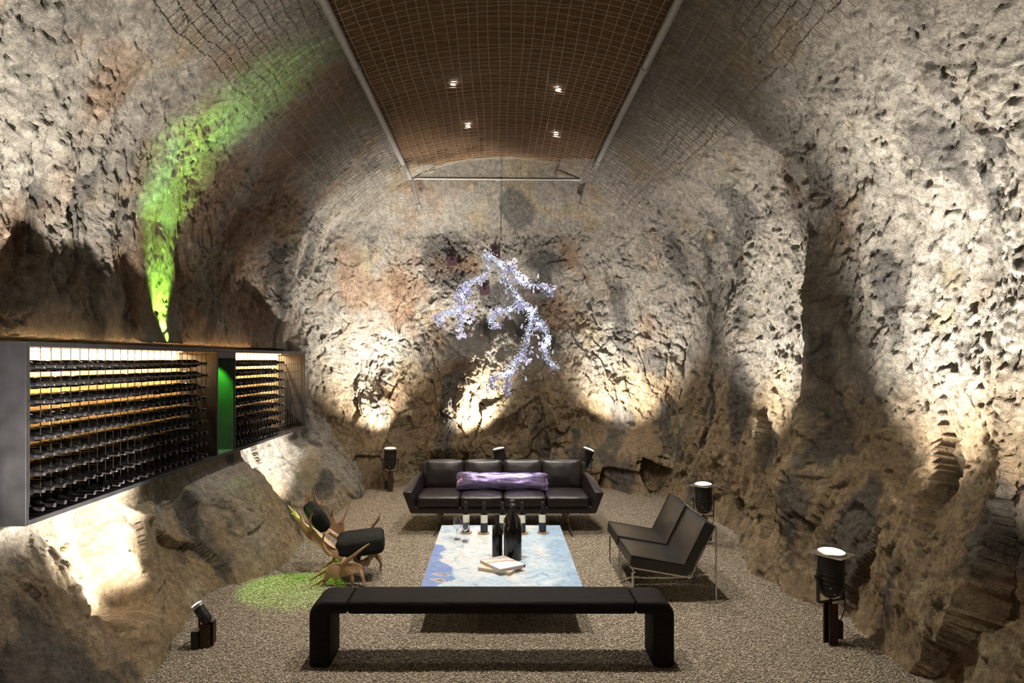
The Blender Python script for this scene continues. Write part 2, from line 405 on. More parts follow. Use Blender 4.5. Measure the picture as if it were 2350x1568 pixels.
def wall_side(kn, sgn, name, side):
    pr = curve_pts(kn, STEP)
    tg = np.gradient(pr, axis=0); tg /= np.linalg.norm(tg, axis=1)[:, None]
    nrm = np.stack([tg[:, 1], -tg[:, 0]], 1)                 # into the room for the left profile
    if sgn > 0: nrm = -nrm
    nu, nv = len(pr), len(YS)
    X = np.repeat(pr[:, 0], nv); Z = np.repeat(pr[:, 1], nv); Y = np.tile(YS, nu)
    es = end_scale(Y) if sgn > 0 else 1 - .07 * smooth(8.6, 12.0, Y)
    X = X * es; Z = np.where(Z > 2, 2 + (Z - 2) * (1 - .10 * smooth(9.6, 12.2, Y)), Z)
    p = np.stack([X, Y, Z], 1)
    d = rock_disp(p)
    foot = smooth(-.05, .5, Z)                              # keep the foot of the wall near its line
    d = d * (.45 + .55 * foot)
    if sgn < 0:
        d = d * (1 - .50 * smooth(1.3, .9, Z))               # calmer slope under the rack
        d = d - .30 * smooth(4.60, 4.70, Y + .10 * Z) * smooth(5.36, 5.20, Y) * smooth(.18, .45, Z) * smooth(1.5, 1.2, Z) \
              - .28 * smooth(8.30, 8.45, Y + .3 * Z) * smooth(9.75, 9.55, Y) * smooth(.10, .35, Z) * smooth(1.5, 1.2, Z)
    if sgn > 0:
        # buttresses of the wall between the uplights
        d = d + .40 * np.exp(-((Y - 6.50 - .10 * Z) / .30) ** 2) * smooth(.3, 1.0, Z) * smooth(3.9, 2.6, Z) \
              + .22 * np.exp(-((Y - 9.35) / .45) ** 2) * smooth(.2, .8, Z) * smooth(3.6, 2.4, Z) \
              + .30 * np.exp(-((Y - 6.9) / .8) ** 2) * smooth(1.3, .5, Z) \
              - .14 * np.exp(-((Y - 5.4) / .5) ** 2) * smooth(.6, 1.4, Z) * smooth(4.0, 3.0, Z)
    else:
        d = d + .12 * np.exp(-((Y - 7.35) / .4) ** 2) * smooth(2.2, 2.8, Z) * smooth(4.2, 3.4, Z) \
              + .12 * np.exp(-((Y - 9.6) / .5) ** 2) * smooth(2.4, 2.8, Z)
    n = np.repeat(nrm, nv, axis=0)
    X2 = X + n[:, 0] * d; Z2 = Z + n[:, 1] * d
    if sgn < 0:
        X2 = X2 + base_left(Y, Z)
        # carve the pocket that holds the bottle rack, and keep the rock behind its front around it
        near = smooth(RZ0 - .35, RZ0 - .05, Z2) * smooth(RZ1 + .60, RZ1 + .14, Z2) * smooth(RY0 - 1.0, RY0 - .30, Y) * smooth(RY1 + .35, RY1 + .02, Y)
        lim = np.where(Z2 > RZ1 - .02, -3.13, -2.985)
        X2 = np.where(near > 0, np.minimum(X2, X2 * (1 - near) + np.minimum(X2, lim) * near), X2)
        ch = smooth(.50, .30, np.abs(Y - 6.42)) * smooth(2.1, 2.25, Z2) * smooth(4.3, 3.5, Z2)   # wall shaped flat here to catch the green beam from the rack top
        X2 = X2 * (1 - ch) + (np.maximum(X + .03, -3.12) + .16 * d) * ch
        pocket = (Z2 > RZ0 - .01) & (Z2 < RZ1 + .035) & (Y > RY0 - .02) & (Y < RY1 + .02)
        X2 = np.where(pocket, -3.46, X2)
    else:
        for lx, ly in ((2.45, 5.15), (2.31, 7.94)):           # clear ground around the lamps
            g = np.exp(-((Y - ly) / .45) ** 2) * smooth(1.3, .6, Z2)
            X2 = np.maximum(X2, X2 * (1 - g) + np.maximum(X2, lx + .27) * g)
    Pn = np.stack([X2, Y, Z2], 1)
    o = grid_object(name, Pn, nu, nv, M['rock'], rock_tint(Pn, side), True, flip=(sgn < 0))
    return tag(o, kind='structure')
wall_side(KN_L, -1, 'wall_left', 'left')
wall_side(KN_R, 1, 'wall_right', 'right')

# back wall: relief over (x, z)
def back_Y(x, z):
    p = np.stack([x, np.full_like(x, 11.6), z], 1)
    d = rock_disp(p) * (1 - .45 * smooth(2.0, 3.2, z)) 
    rr = np.sqrt((x / 3.1) ** 2 + ((z - 2.0) / 4.8) ** 2)
    y = 11.98 - 1.5 * smooth(.50, 1.15, rr) - .25 * smooth(4.2, 5.0, z)
    y = y - .48 * np.exp(-(((x + .62 - .30 * (z - 1.6)) / .62) ** 2)) * smooth(.2, .7, z) * smooth(2.9, 1.1, z)      # bright slanting slab
    y = y + .45 * np.exp(-((x - .55) / .75) ** 2 - ((z - 2.9) / .7) ** 2)               # hollow behind the chandelier
    y = y - .22 * np.exp(-((x + 1.95) / .40) ** 2) * smooth(.2, .7, z) * smooth(2.1, 1.3, z)
    y = y - .20 * np.exp(-((x - 1.60) / .36) ** 2) * smooth(1.0, 1.5, z) * smooth(3.3, 2.4, z)
    y = y - .45 * np.exp(-((x - 2.15) / .45) ** 2) * smooth(1.1, .5, z)
    y = y - .22 * smooth(.95, .2, z)                                                     # rubble foot
    return np.minimum(y - d, 12.45)
bx = np.arange(-3.7, 3.71, STEP); bz = np.arange(-.25, 5.75, STEP)
XX, ZZ = [a.ravel() for a in np.meshgrid(bx, bz, indexing='ij')]
YY = back_Y(XX, ZZ)
for lx, ly in ((-1.73, 11.1), (0.03, 11.08), (1.36, 11.08)):
    g = np.exp(-((XX - lx) / .55) ** 2) * smooth(2.3, .9, ZZ)
    YY = YY * (1 - g) + np.maximum(YY, ly + .30) * g
Pb = np.stack([XX, YY, ZZ], 1)
tag(grid_object('wall_back', Pb, len(bx), len(bz), M['rock'], rock_tint(Pb, 'back'), True, flip=True), kind='structure')

# ------------------------------------------------------------------ floor and gravel
def gravel_mat(name, inst):
    m, t, b = new_mat(name); N, L = t.nodes, t.links
    b.inputs['Roughness'].default_value = .85; b.inputs['Specular IOR Level'].default_value = .3
    cr = N.new('ShaderNodeValToRGB'); e = cr.color_ramp.elements
    e[0].color = (.13, .105, .077, 1); e[1].color = (.52, .46, .385, 1); e[1].position = 1.0
    x = e.new(.35); x.color = (.24, .20, .153, 1); x = e.new(.8); x.color = (.34, .293, .233, 1)
    if inst:
        oi = N.new('ShaderNodeObjectInfo'); L.new(oi.outputs['Random'], cr.inputs[0])
    else:
        g = N.new('ShaderNodeNewGeometry'); vo = N.new('ShaderNodeTexVoronoi'); vo.inputs['Scale'].default_value = 95
        L.new(g.outputs['Position'], vo.inputs['Vector'])
        sp = N.new('ShaderNodeSeparateColor'); L.new(vo.outputs['Color'], sp.inputs[0]); L.new(sp.outputs[0], cr.inputs[0])
        bp = N.new('ShaderNodeBump'); bp.inputs['Strength'].default_value = .9; bp.inputs['Distance'].default_value = .012; bp.invert = True
        L.new(vo.outputs['Distance'], bp.inputs['Height']); L.new(bp.outputs[0], b.inputs['Normal'])
    L.new(cr.outputs[0], b.inputs['Base Color'])
    return m
M['gravel_bed'] = gravel_mat('gravel_bed', False); M['pebble'] = gravel_mat('pebble', True)
fx = np.arange(-3.6, 3.61, .08); fy = np.arange(-1.5, 12.6, .08)
FX, FY = [a.ravel() for a in np.meshgrid(fx, fy, indexing='ij')]
pf = np.stack([FX, FY, np.zeros_like(FX)], 1)
FZ = -.008 + .010 * fbm(pf * 1.4, 3, 201)
tag(grid_object('floor', np.stack([FX, FY, FZ], 1), len(fx), len(fy), M['gravel_bed'], None, True, flip=True), kind='structure')
# one irregular pebble, scattered
bm = bmesh.new(); bmesh.ops.create_icosphere(bm, subdivisions=1, radius=.5)
for v in bm.verts:
    v.co = Vector(v.co) * random.uniform(.78, 1.22); v.co.z *= .7
pm = bpy.data.meshes.new('pebble'); bm.to_mesh(pm); bm.free(); pm.materials.append(M['pebble'])
NP = 260000
py = 4.05 + (11.7 - 4.05) * rng.random(NP * 2) ** 1.25
hw_l = 2.75; hw_r = 3.15
px = -hw_l + (hw_l + hw_r) * rng.random(NP * 2)
keep = np.abs(px + .2) < 2.95
px, py = px[keep][:NP], py[keep][:NP]
gp = np.stack([px, py, -.004 + .010 * fbm(np.stack([px, py, np.zeros_like(px)], 1) * 1.4, 3, 201)], 1)
gm = bpy.data.meshes.new('gravel'); gm.vertices.add(len(gp)); gm.vertices.foreach_set('co', gp.astype(np.float32).ravel()); gm.update()
gm.materials.append(M['pebble'])
gravel = link(bpy.data.objects.new('gravel', gm))
tag(gravel, 'loose grey brown gravel covering the cave floor', 'gravel', kind='stuff')
ng = bpy.data.node_groups.new('gravel_scatter', 'GeometryNodeTree')
ng.interface.new_socket('Geometry', in_out='INPUT', socket_type='NodeSocketGeometry'); ng.interface.new_socket('Geometry', in_out='OUTPUT', socket_type='NodeSocketGeometry')
gi, go = ng.nodes.new('NodeGroupInput'), ng.nodes.new('NodeGroupOutput')
m2p = ng.nodes.new('GeometryNodeMeshToPoints'); iop = ng.nodes.new('GeometryNodeInstanceOnPoints')
pob = bpy.data.objects.new('pebble_source', pm)            # not linked: only feeds the scatter
oin = ng.nodes.new('GeometryNodeObjectInfo'); oin.inputs['Object'].default_value = pob; oin.inputs['As Instance'].default_value = True
rr_ = ng.nodes.new('FunctionNodeRandomValue'); rr_.data_type = 'FLOAT_VECTOR'; rr_.inputs[0].default_value = (-.5, -.5, 0); rr_.inputs[1].default_value = (.5, .5, 6.28)
rs_ = ng.nodes.new('FunctionNodeRandomValue'); rs_.data_type = 'FLOAT'; rs_.inputs[2].default_value = .007; rs_.inputs[3].default_value = .0165
ng.links.new(gi.outputs[0], m2p.inputs[0]); ng.links.new(m2p.outputs[0], iop.inputs['Points']); ng.links.new(oin.outputs['Geometry'], iop.inputs['Instance'])
ng.links.new(rr_.outputs[0], iop.inputs['Rotation']); ng.links.new(rs_.outputs[1], iop.inputs['Scale']); ng.links.new(iop.outputs[0], go.inputs[0])
gravel.modifiers.new('scatter', 'NODES').node_group = ng

# ------------------------------------------------------------------ ceiling lining, pipes, wire mesh
PZ = 5.00; PXL, PXR = -1.42, 1.45; CY1 = 11.15
def lin_z(x, y):
    u = (x - .015) / 1.435
    return PZ + .07 + .24 * (1 - u * u) + .030 * np.sin(y * 2.3 + .6) * (1 - .5 * u * u) + .010 * np.sin(y * 5.1 + x)
def fabric_mat():
    m, t, b = new_mat('coir_lining'); N, L = t.nodes, t.links
    b.inputs['Roughness'].default_value = .95; b.inputs['Specular IOR Level'].default_value = .1
    g = N.new('ShaderNodeNewGeometry'); mp = N.new('ShaderNodeMapping'); mp.inputs['Scale'].default_value = (6, 60, 20)
    L.new(g.outputs['Position'], mp.inputs[0])
    n = N.new('ShaderNodeTexNoise'); n.inputs['Scale'].default_value = 1.6; n.inputs['Detail'].default_value = 7; n.inputs['Roughness'].default_value = .75; n.inputs['Distortion'].default_value = .6
    L.new(mp.outputs[0], n.inputs['Vector'])
    cr = N.new('ShaderNodeValToRGB'); e = cr.color_ramp.elements
    e[0].position = .34; e[0].color = (.03, .017, .010, 1); e[1].position = .66; e[1].color = (.29, .165, .09, 1)
    x = e.new(.47); x.color = (.15, .085, .046, 1)
    L.new(n.outputs[0], cr.inputs[0]); L.new(cr.outputs[0], b.inputs['Base Color'])
    bp = N.new('ShaderNodeBump'); bp.inputs['Strength'].default_value = .8; bp.inputs['Distance'].default_value = .02
    L.new(n.outputs[0], bp.inputs['Height']); L.new(bp.outputs[0], b.inputs['Normal'])
    return m
M['fabric'] = fabric_mat()
cxs = np.linspace(PXL, PXR, 61); cys = np.linspace(-1.5, CY1, 190)
CXX, CYY = [a.ravel() for a in np.meshgrid(cxs, cys, indexing='ij')]
tag(grid_object('ceiling', np.stack([CXX, CYY, lin_z(CXX, CYY)], 1), 61, 190, M['fabric'], None, True), kind='structure')

def steel_pipe(X, couplings, label):
    r = empty('ceiling_pipe', (X, 3.5, PZ), 0, label, 'pipe')
    ys = [0] + [c - 3.5 for c in couplings] + [CY1 - 3.5]
    for a, b in zip(ys[:-1], ys[1:]):
        MB().tube([(0, a, 0), (0, b, 0)], .038, 14).build('pipe_length', M['pipe'], r)
    for c in ys[1:-1]:
        MB().tube([(0, c - .05, 0), (0, c + .05, 0)], .045, 14).build('coupling', M['pipe'], r)
    # return leg down to the rock at the far end
    s = 1 if X < 0 else -1
    MB().tube([(.03 * s, CY1 - 3.5 - .03, 0), (.05 * s, CY1 - 3.5 + .0, -.10), (.13 * s, CY1 - 3.5 + .16, -.42)], .026, 12).build('wall_leg', M['pipe'], r)
    MB().tube([(.12 * s, CY1 - 3.5 + .14, -.38), (.135 * s, CY1 - 3.5 + .18, -.45)], .036, 12).build('end_fitting', M['pipe'], r)
    return r
steel_pipe(PXL, (6.95, 10.4), 'grey pipe along the lining edge above the bottle rack')
steel_pipe(PXR, (6.95, 10.2), 'grey pipe along the lining edge above the two lounge chairs')
cp = empty('cross_pipe', (PXL, CY1, PZ), 0, 'grey horizontal pipe across the far end of the brown ceiling lining', 'pipe')
MB().tube([(.06, 0, .0), (1.42, 0, -.01)], .024, 12).build('pipe_length', M['pipe'], cp)
MB().tube([(1.42, 0, -.01), (2.81, 0, -.02)], .024, 12).build('pipe_length', M['pipe'], cp)
MB().tube([(1.38, 0, -.01), (1.46, 0, -.01)], .031, 12).build('coupling', M['pipe'], cp)
for xx in (0.02, 2.85):
    MB().tube([(xx - .05 if xx > 1 else xx - .01, 0, 0), (xx + .01 if xx > 1 else xx + .07, 0, -.003)], .034, 12).build('elbow', M['pipe'], cp)

prl = curve_pts(KN_L, .02); prr = curve_pts(KN_R, .02)
def mesh_profile(sgn):
    pr = prl if sgn < 0 else prr
    lo = 4.50
    q = pr[(pr[:, 1] > lo) & (np.abs(pr[:, 0]) > 1.52)]
    tg = np.gradient(q, axis=0); tg /= np.linalg.norm(tg, axis=1)[:, None]
    n = np.stack([tg[:, 1], -tg[:, 0]], 1) * (1 if sgn < 0 else -1)
    return q + n * .10
def es_y(sgn, Y): return (1 - .17 * smooth(8.6, 12.0, Y)) if sgn > 0 else 1 - .07 * smooth(8.6, 12.0, Y)
def side_pt(sgn, q, Y):
    z = 2 + (q[1] - 2) * (1 - .10 * smooth(9.6, 12.2, Y))
    return (q[0] * es_y(sgn, Y), Y, z)
def wire_panel(sgn, label):
    r = empty('wire_mesh', (0, 0, 0), 0, label, 'wire mesh')
    if sgn == 0:
        for k, x in enumerate(np.linspace(PXL + .06, PXR - .06, 27)):
            j = random.uniform(-.012, .012)
            pts = [(x + j + .010 * math.sin(y * 1.7 + k), y, float(lin_z(np.array(x), np.array(y))) - .030) for y in np.arange(4.6, 11.2, .30)]
            MB().tube(pts, .0048, 4, False).build('long_wire', M['wire_light'], r, 0)
        for k, y in enumerate(np.arange(4.7, 11.15, .105)):
            j = random.uniform(-.02, .02)
            pts = [(x, y + j + .02 * math.sin(x * 2 + k), float(lin_z(np.array(x), np.array(y))) - .038 - .012 * abs(math.sin(x * 6 + k))) for x in np.linspace(PXL + .03, PXR - .03, 19)]
            MB().tube(pts, .0034, 4, False).build('cross_wire', M['wire_light'], r, 0)
    else:
        q = mesh_profile(sgn); nl = max(2, int(len(q) * .02 / .105))
        for k in range(nl + 1):
            c = q[int(round(k * (len(q) - 1) / nl))]
            pts = []
            for y in np.arange(4.2, 11.3, .30):
                a = side_pt(sgn, c, y); pts.append((a[0] + random.uniform(-.012, .012), y, a[2] + random.uniform(-.012, .012)))
            MB().tube(pts, .0042, 4, False).build('long_wire', M['wire'], r, 0)
        for k, y in enumerate(np.arange(4.2, 11.2, .105)):
            j = random.uniform(-.02, .02); st = max(1, len(q) // 14)
            cut = 0 if k % 3 else random.randint(0, 2)
            pts = [side_pt(sgn, c, y + j) for c in q[cut * st::st]] + [side_pt(sgn, q[-1], y + j)]
            pts = [(a + random.uniform(-.006, .006), b, c + random.uniform(-.006, .006)) for a, b, c in pts]
            MB().tube(pts, .0036, 4, False).build('cross_wire', M['wire'], r, 0)
    return r
wire_panel(0, 'rusty wire grid held under the brown ceiling lining')
wire_panel(-1, 'wire grid over the rock between bottle rack side and pipe')
wire_panel(1, 'wire grid over the rock above the two lounge chairs')

for x, y, lab in ((-.525, 8.02, 'lit downlight in the lining, near row, on the bottle rack side'), (.69, 8.10, 'lit downlight in the lining, near row, on the lounge chair side'),
                  (-.42, 9.42, 'lit downlight in the lining, far row, on the bottle rack side'), (.79, 9.60, 'lit downlight in the lining, far row, on the lounge chair side')):
    z = float(lin_z(np.array(x), np.array(y)))
    r = empty('downlight', (x, y, z - .01), 0, lab, 'downlight', 'downlights in the ceiling lining')
    MB().lathe([(.030, 0), (.044, 0), (.046, -.012), (.034, -.014), (.030, -.002)], 20).build('rim', M['reflector'], r)
    MB().lathe([(0, -.004), (.031, -.004), (.031, .03), (0, .03)], 20).build('lamp', M['down_on'], r)
    spot((x, y, z - .035), (0, .05, -1), 440, 98, 1.0, DOWN, .03)

# ------------------------------------------------------------------ bottle rack
rack = empty('bottle_rack', (RX0, RY0, RZ0), 0, 'long steel bottle rack set into the rock wall with warm backlight', 'wine rack')
def rk(x0, x1, y0, y1, z0, z1): return ((x0 + x1) / 2 - RX0, (y0 + y1) / 2 - RY0, (z0 + z1) / 2 - RZ0), (abs(x1 - x0), abs(y1 - y0), abs(z1 - z0))
def rbox(name, m, *a, bevel=.002):
    c, s = rk(*a); return MB().box(c, s).build(name, m, rack, 30, bevel, 1)
T = .032
NY0, NY1 = 7.00, 7.50
rbox('end_panel', M['rack_steel'], RX0, RX1, RY0, RY0 + .03, RZ0, RZ1)
rbox('end_panel', M['rack_steel'], RX0, RX1, RY1 - .03, RY1, RZ0, RZ1)
rbox('top_panel', M['rack_steel'], RX0, RX1, RY0 + .03, RY1 - .03, RZ1 - T, RZ1)
rbox('bottom_panel', M['rack_steel'], RX0, RX1, RY0 + .03, RY1 - .03, RZ0, RZ0 + T)
for a, b in ((NY0, NY0 + .03), (NY1 - .03, NY1)):
    rbox('divider', M['rack_steel'], RX0, RX1, a, b, RZ0 + T, RZ1 - T)
rbox('back_panel', M['back_board'], RX1 + .11, RX1 + .09, RY0, NY0, RZ0, RZ1, bevel=0)
rbox('back_panel', M['back_board'], RX1 + .11, RX1 + .09, NY1, RY1, RZ0, RZ1, bevel=0)
ni = rbox('niche_liner', M['niche'], RX1, RX1 + .01, NY0 + .03, NY1 - .03, RZ0 + T, RZ1 - T, bevel=0)
rbox('niche_liner', M['niche'], RX0 - .012, RX1, NY1 - .036, NY1 - .03, RZ0 + T, RZ1 - T - .06, bevel=0)
rbox('niche_liner', M['niche'], RX0 - .012, RX1, NY0 + .03, NY0 + .036, RZ0 + T, RZ1 - T - .06, bevel=0)
rbox('niche_shelf', M['niche'], RX0 - .012, RX1, NY0 + .03, NY1 - .03, RZ0 + T, RZ0 + T + .006, bevel=0)
rbox('niche_header', M['rack_steel'], RX0, RX0 - .04, NY0 + .03, NY1 - .03, RZ1 - T - .065, RZ1 - T)
spot((RX0 - .16, NY1 - .2, RZ1 - T - .07), (-.25, .30, -1), 22, 90, .6, (.10, 1.0, .06), .015)
PITCH = .104; ZR0 = 1.175; ZP = .1105; NROW = 9
for (a, b) in ((RY0 + .03, NY0), (NY1, RY1 - .03)):
    area((RX1 + .155, (a + b) / 2, RZ1 - T - .015), (-.25, 0, -1), 44 * (b - a), b - a - .1, .03, AMBER)
    rbox('light_strip', emis('amber_strip', (1.0, .62, .25), 6), RX1 + .14, RX1 + .16, a + .03, b - .03, RZ1 - T - .008, RZ1 - T, bevel=0)
    n = int(round((b - a) / PITCH))
    for k in range(1, n):
        y = a + (b - a) * k / n - RY0
        MB().tube([(-.068, y, T), (-.068, y, RZ1 - RZ0 - T)], .0030, 6).build('grid_wire', M['rack_wire'], rack)
    for i in range(NROW + 1):
        z = ZR0 - .022 + i * ZP - RZ0
        MB().tube([(-.073, a - RY0, z), (-.073, b - RY0, z)], .0022, 6).build('grid_wire', M['rack_wire'], rack)
    for i in range(NROW):
        z = ZR0 - .0410 + i * ZP - RZ0
        MB().box((RX1 + .215 - RX0, (a + b) / 2 - RY0, z), (.016, b - a, .008)).build('rear_rail', M['rack_wire'], rack)
area((RX0 - .26, 6.6, RZ1 + .012), (-.8, 0, 1), 3.2, 4.4, .03, (1.0, .62, .28))
for y in (RY0 + .12, 6.55, 6.95):
    MB().lathe([(0, -.004), (.009, -.003), (.008, .0), (0, .0)], 10, (-.02, y - RY0, RZ1 - RZ0 - T - .001)).build('fixing_screw', M['bolt'], rack)
# far bay end: open metal lining
rbox('end_lining', M['rack_steel'], RX0 - .05, RX1, RY1 - .036, RY1 - .03, RZ0 + T, RZ1 - T, bevel=0)

# bottle prototype lying along +X, base at x=0
BP = [(0, .006), (.026, .0), (.0350, .004), (.0368, .012), (.0368, .185), (.034, .202), (.024, .222), (.0165, .236), (.0142, .252), (.0138, .262)]
CPF = [(.0139, .240), (.0152, .258), (.0146, .262), (.0146, .296), (.0156, .298), (.0156, .306), (.013, .309), (0, .309)]
def bottle_meshes(n=14):
    a = MB().lathe(BP, n, axis=(1, 0, 0)).build('bottle_body', M['bottle_black'], None)
    b = MB().lathe(CPF, max(8, n - 4), axis=(1, 0, 0)).build('capsule', M['foil'], None)
    for o in (a, b): COL.objects.unlink(o)
    return a.data, b.data
bm_body, bm_caps = bottle_meshes()
ORD = ['first', 'second', 'third', 'fourth', 'fifth', 'sixth', 'seventh', 'eighth', 'ninth', 'tenth', 'eleventh', 'twelfth', 'thirteenth', 'fourteenth', 'fifteenth', 'sixteenth', 'seventeenth', 'eighteenth', 'nineteenth', 'twentieth', 'twenty-first', 'twenty-second', 'twenty-third', 'twenty-fourth', 'twenty-fifth', 'twenty-sixth']
ROWN = ['bottom row', 'second row from the bottom', 'third row from the bottom', 'fourth row from the bottom', 'middle row', 'fourth row from the top', 'third row from the top', 'second row from the top', 'top row']
made = 0
rest = MB()
def put_bottle(y, i, label, group):
    o = bpy.data.objects.new('wine_bottle', bm_body); link(o)
    o.location = (-3.125 + random.uniform(-.012, .012), y + random.uniform(-.004, .004), ZR0 + i * ZP)
    o.rotation_euler = (random.uniform(0, 6), random.uniform(-.012, .02), random.uniform(-.02, .02))
    tag(o, label, 'wine bottle', group)
    c = bpy.data.objects.new('capsule', bm_caps); link(c, o)
NL = 24
for k in range(NL):
    for i in range(NROW):
        put_bottle(6.72 - k * PITCH, i, f'wine bottle {ORD[k]} from the green niche, long bay, {ROWN[i]}', f'wine bottles in the long rack bay, {ROWN[i]}')
NR = 16
for k in range(NR):
    for i in range(NROW):
        y = NY1 + .07 + k * PITCH
        if k < 9:
            put_bottle(y, i, f'wine bottle {ORD[k]} from the green niche, short bay, {ROWN[i]}', f'wine bottles in the short rack bay, {ROWN[i]}')
        else:
            rest.lathe(BP + CPF[2:], 9, (-3.125 + random.uniform(-.012, .012), y, ZR0 + i * ZP), (1, 0, 0))
o = rest.build('wine_bottles', M['bottle_black'])
tag(o, 'dark wine bottles at the far end of the short bay', 'wine bottle', kind='stuff')

# ------------------------------------------------------------------ floor lamps (parabolic can uplights)
def can_lamp(loc, label, axis, yaw=0.0, power=200, size=96, blend=.75, col=HALO, box_side=1, beam=None, plate_yaw=40):
    r = empty('floor_uplight', loc, 0, label, 'uplight', 'black can uplights on steel posts')
    # H-section post
    p = MB(); p.box((-.0, -.028, .15), (.075, .012, .30)); p.box((0, .028, .15), (.075, .012, .30)); p.box((0, 0, .15), (.010, .05, .30))
    rot = Matrix.Rotation(yaw, 3, 'Z'); p.v = [tuple(rot @ Vector(v)) for v in p.v]
    p.build('post', M['rust_steel'], r, 30)
    q = MB().box((box_side * .070, .03, .095), (.050, .06, .13)); q.build('ballast_box', M['box_black'], r, 30, .004)
    MB().tube([(box_side * .09, .03, .16), (box_side * .13, .05, .24), (box_side * .115, .02, .36), (box_side * .04, 0, .40)], .004, 6).build('cable', M['box_black'], r)
    # yoke
    y = MB(); Rm = Matrix.Rotation(yaw, 3, 'Z')
    y.box((0, 0, .318), (.232, .030, .006)); y.box((-.114, 0, .425), (.005, .030, .22)); y.box((.114, 0, .425), (.005, .030, .22)); y.tube([(0, 0, .295), (0, 0, .33)], .012, 8)
    y.v = [tuple(Rm @ Vector(v)) for v in y.v]; y.build('yoke', M['black_steel'], r, 30)
    piv = Vector((0, 0, .505)); ax = Vector(axis).normalized(); m3 = rot_between(ax)
    def loc_(v): return piv + m3 @ Vector(v)
    def lathe(name, prof, mt, par, n=28):
        mb = MB().lathe(prof, n, piv, ax); return mb.build(name, mt, par, 35)
    can = lathe('can', [(0, -.165), (.040, -.158), (.070, -.135), (.088, -.095), (.094, -.06), (.095, -.03), (.095, .155), (.091, .155), (.090, .10), (0, .08)], M['black_steel'], r)
    for z in (-.045, -.015, .022):
        lathe('ring', [(.0945, z - .004), (.1005, z - .002), (.1005, z + .003), (.0945, z + .005)], M['black_steel'], can)
    lathe('rim', [(.093, .150), (.103, .150), (.104, .172), (.099, .178), (.092, .178), (.091, .165)], M['reflector'], can)
    lathe('lens', [(0, .196), (.050, .193), (.080, .185), (.092, .176)], M['lens_on'], can)
    # square gel frame behind the rim
    g = MB(); s = .128; n = 32; ins, outs = [], []
    for k in range(n):
        a = 2 * math.pi * k / n; c_, s_ = math.cos(a), math.sin(a); kq = s / max(abs(c_), abs(s_)); kq = min(kq, s * 1.36)
        ra = R(plate_yaw)
        for zz, L_ in ((.160, 0), (.163, 1)):
            ins.append((.100 * math.cos(a + ra), .100 * math.sin(a + ra), zz)); outs.append((kq * math.cos(a + ra), kq * math.sin(a + ra), zz))
    vs = [loc_(v) for v in ins] + [loc_(v) for v in outs]; N2 = len(ins); fs = []
    for k in range(n):
        k2 = (k + 1) % n
        a0, a1, b0, b1 = 2 * k, 2 * k + 1, 2 * k2, 2 * k2 + 1
        fs += [(a1, b1, N2 + b1, N2 + a1), (a0, N2 + a0, N2 + b0, b0), (N2 + a0, N2 + a1, N2 + b1, N2 + b0), (a0, b0, b1, a1)]
    g.add(vs, fs); g.build('gel_frame', M['reflector'], can, 0)
    for sx, dx in ((1, .118), (-1, .118)):
        k = Rm @ Vector((sx * dx, 0, .505)); k2 = Rm @ Vector((sx * (dx + .022), 0, .505))
        MB().tube([k, k2], .015, 10).build('knob', M['black_steel'], r)
    for aa, zz in ((-2.0, -.07), (-1.2, -.10), (-1.6, -.115)):
        rr = .090 if zz > -.09 else .078
        c0 = loc_((rr * math.cos(aa), rr * math.sin(aa), zz)); MB().lathe([(0, .006), (.006, .004), (.007, -.002)], 8, c0, (c0 - loc_((0, 0, zz)))).build('screw', M['bolt'], can)
    d = Vector(beam or axis)
    spot(Vector(loc) + loc_((0, 0, .215)), d, power, size, blend, col, .06)
    return r
can_lamp((2.45, 5.15, 0), 'black can uplight at the foot of the rock wall, largest of the uplights', (.03, -.02, 1), R(18), 1450, 72, 1.0, HALO, 1, (.52, -.02, 1))
can_lamp((2.33, 7.94, 0), 'black can uplight behind the two black lounge chairs', (-.02, 0, 1), R(0), 1150, 74, 1.0, HALO, 1, (.48, .16, 1))
can_lamp((1.36, 11.08, 0), 'black can uplight tilted outward behind the lounge chair end of the sofa', (.42, .10, 1), R(0), 900, 98, 1.0, HALO, 1, (.42, .26, 1), 20)
can_lamp((0.03, 11.08, 0), 'black can uplight behind the middle of the sofa', (-.20, .12, 1), R(25), 1250, 98, 1.0, HALO, 1, (-.54, .40, 1), 20)
can_lamp((-1.73, 11.1, 0), 'black can uplight beside the antler chair end of the sofa', (.0, .05, 1), R(0), 900, 100, 1.0, HALO, -1, (-.26, .20, 1))

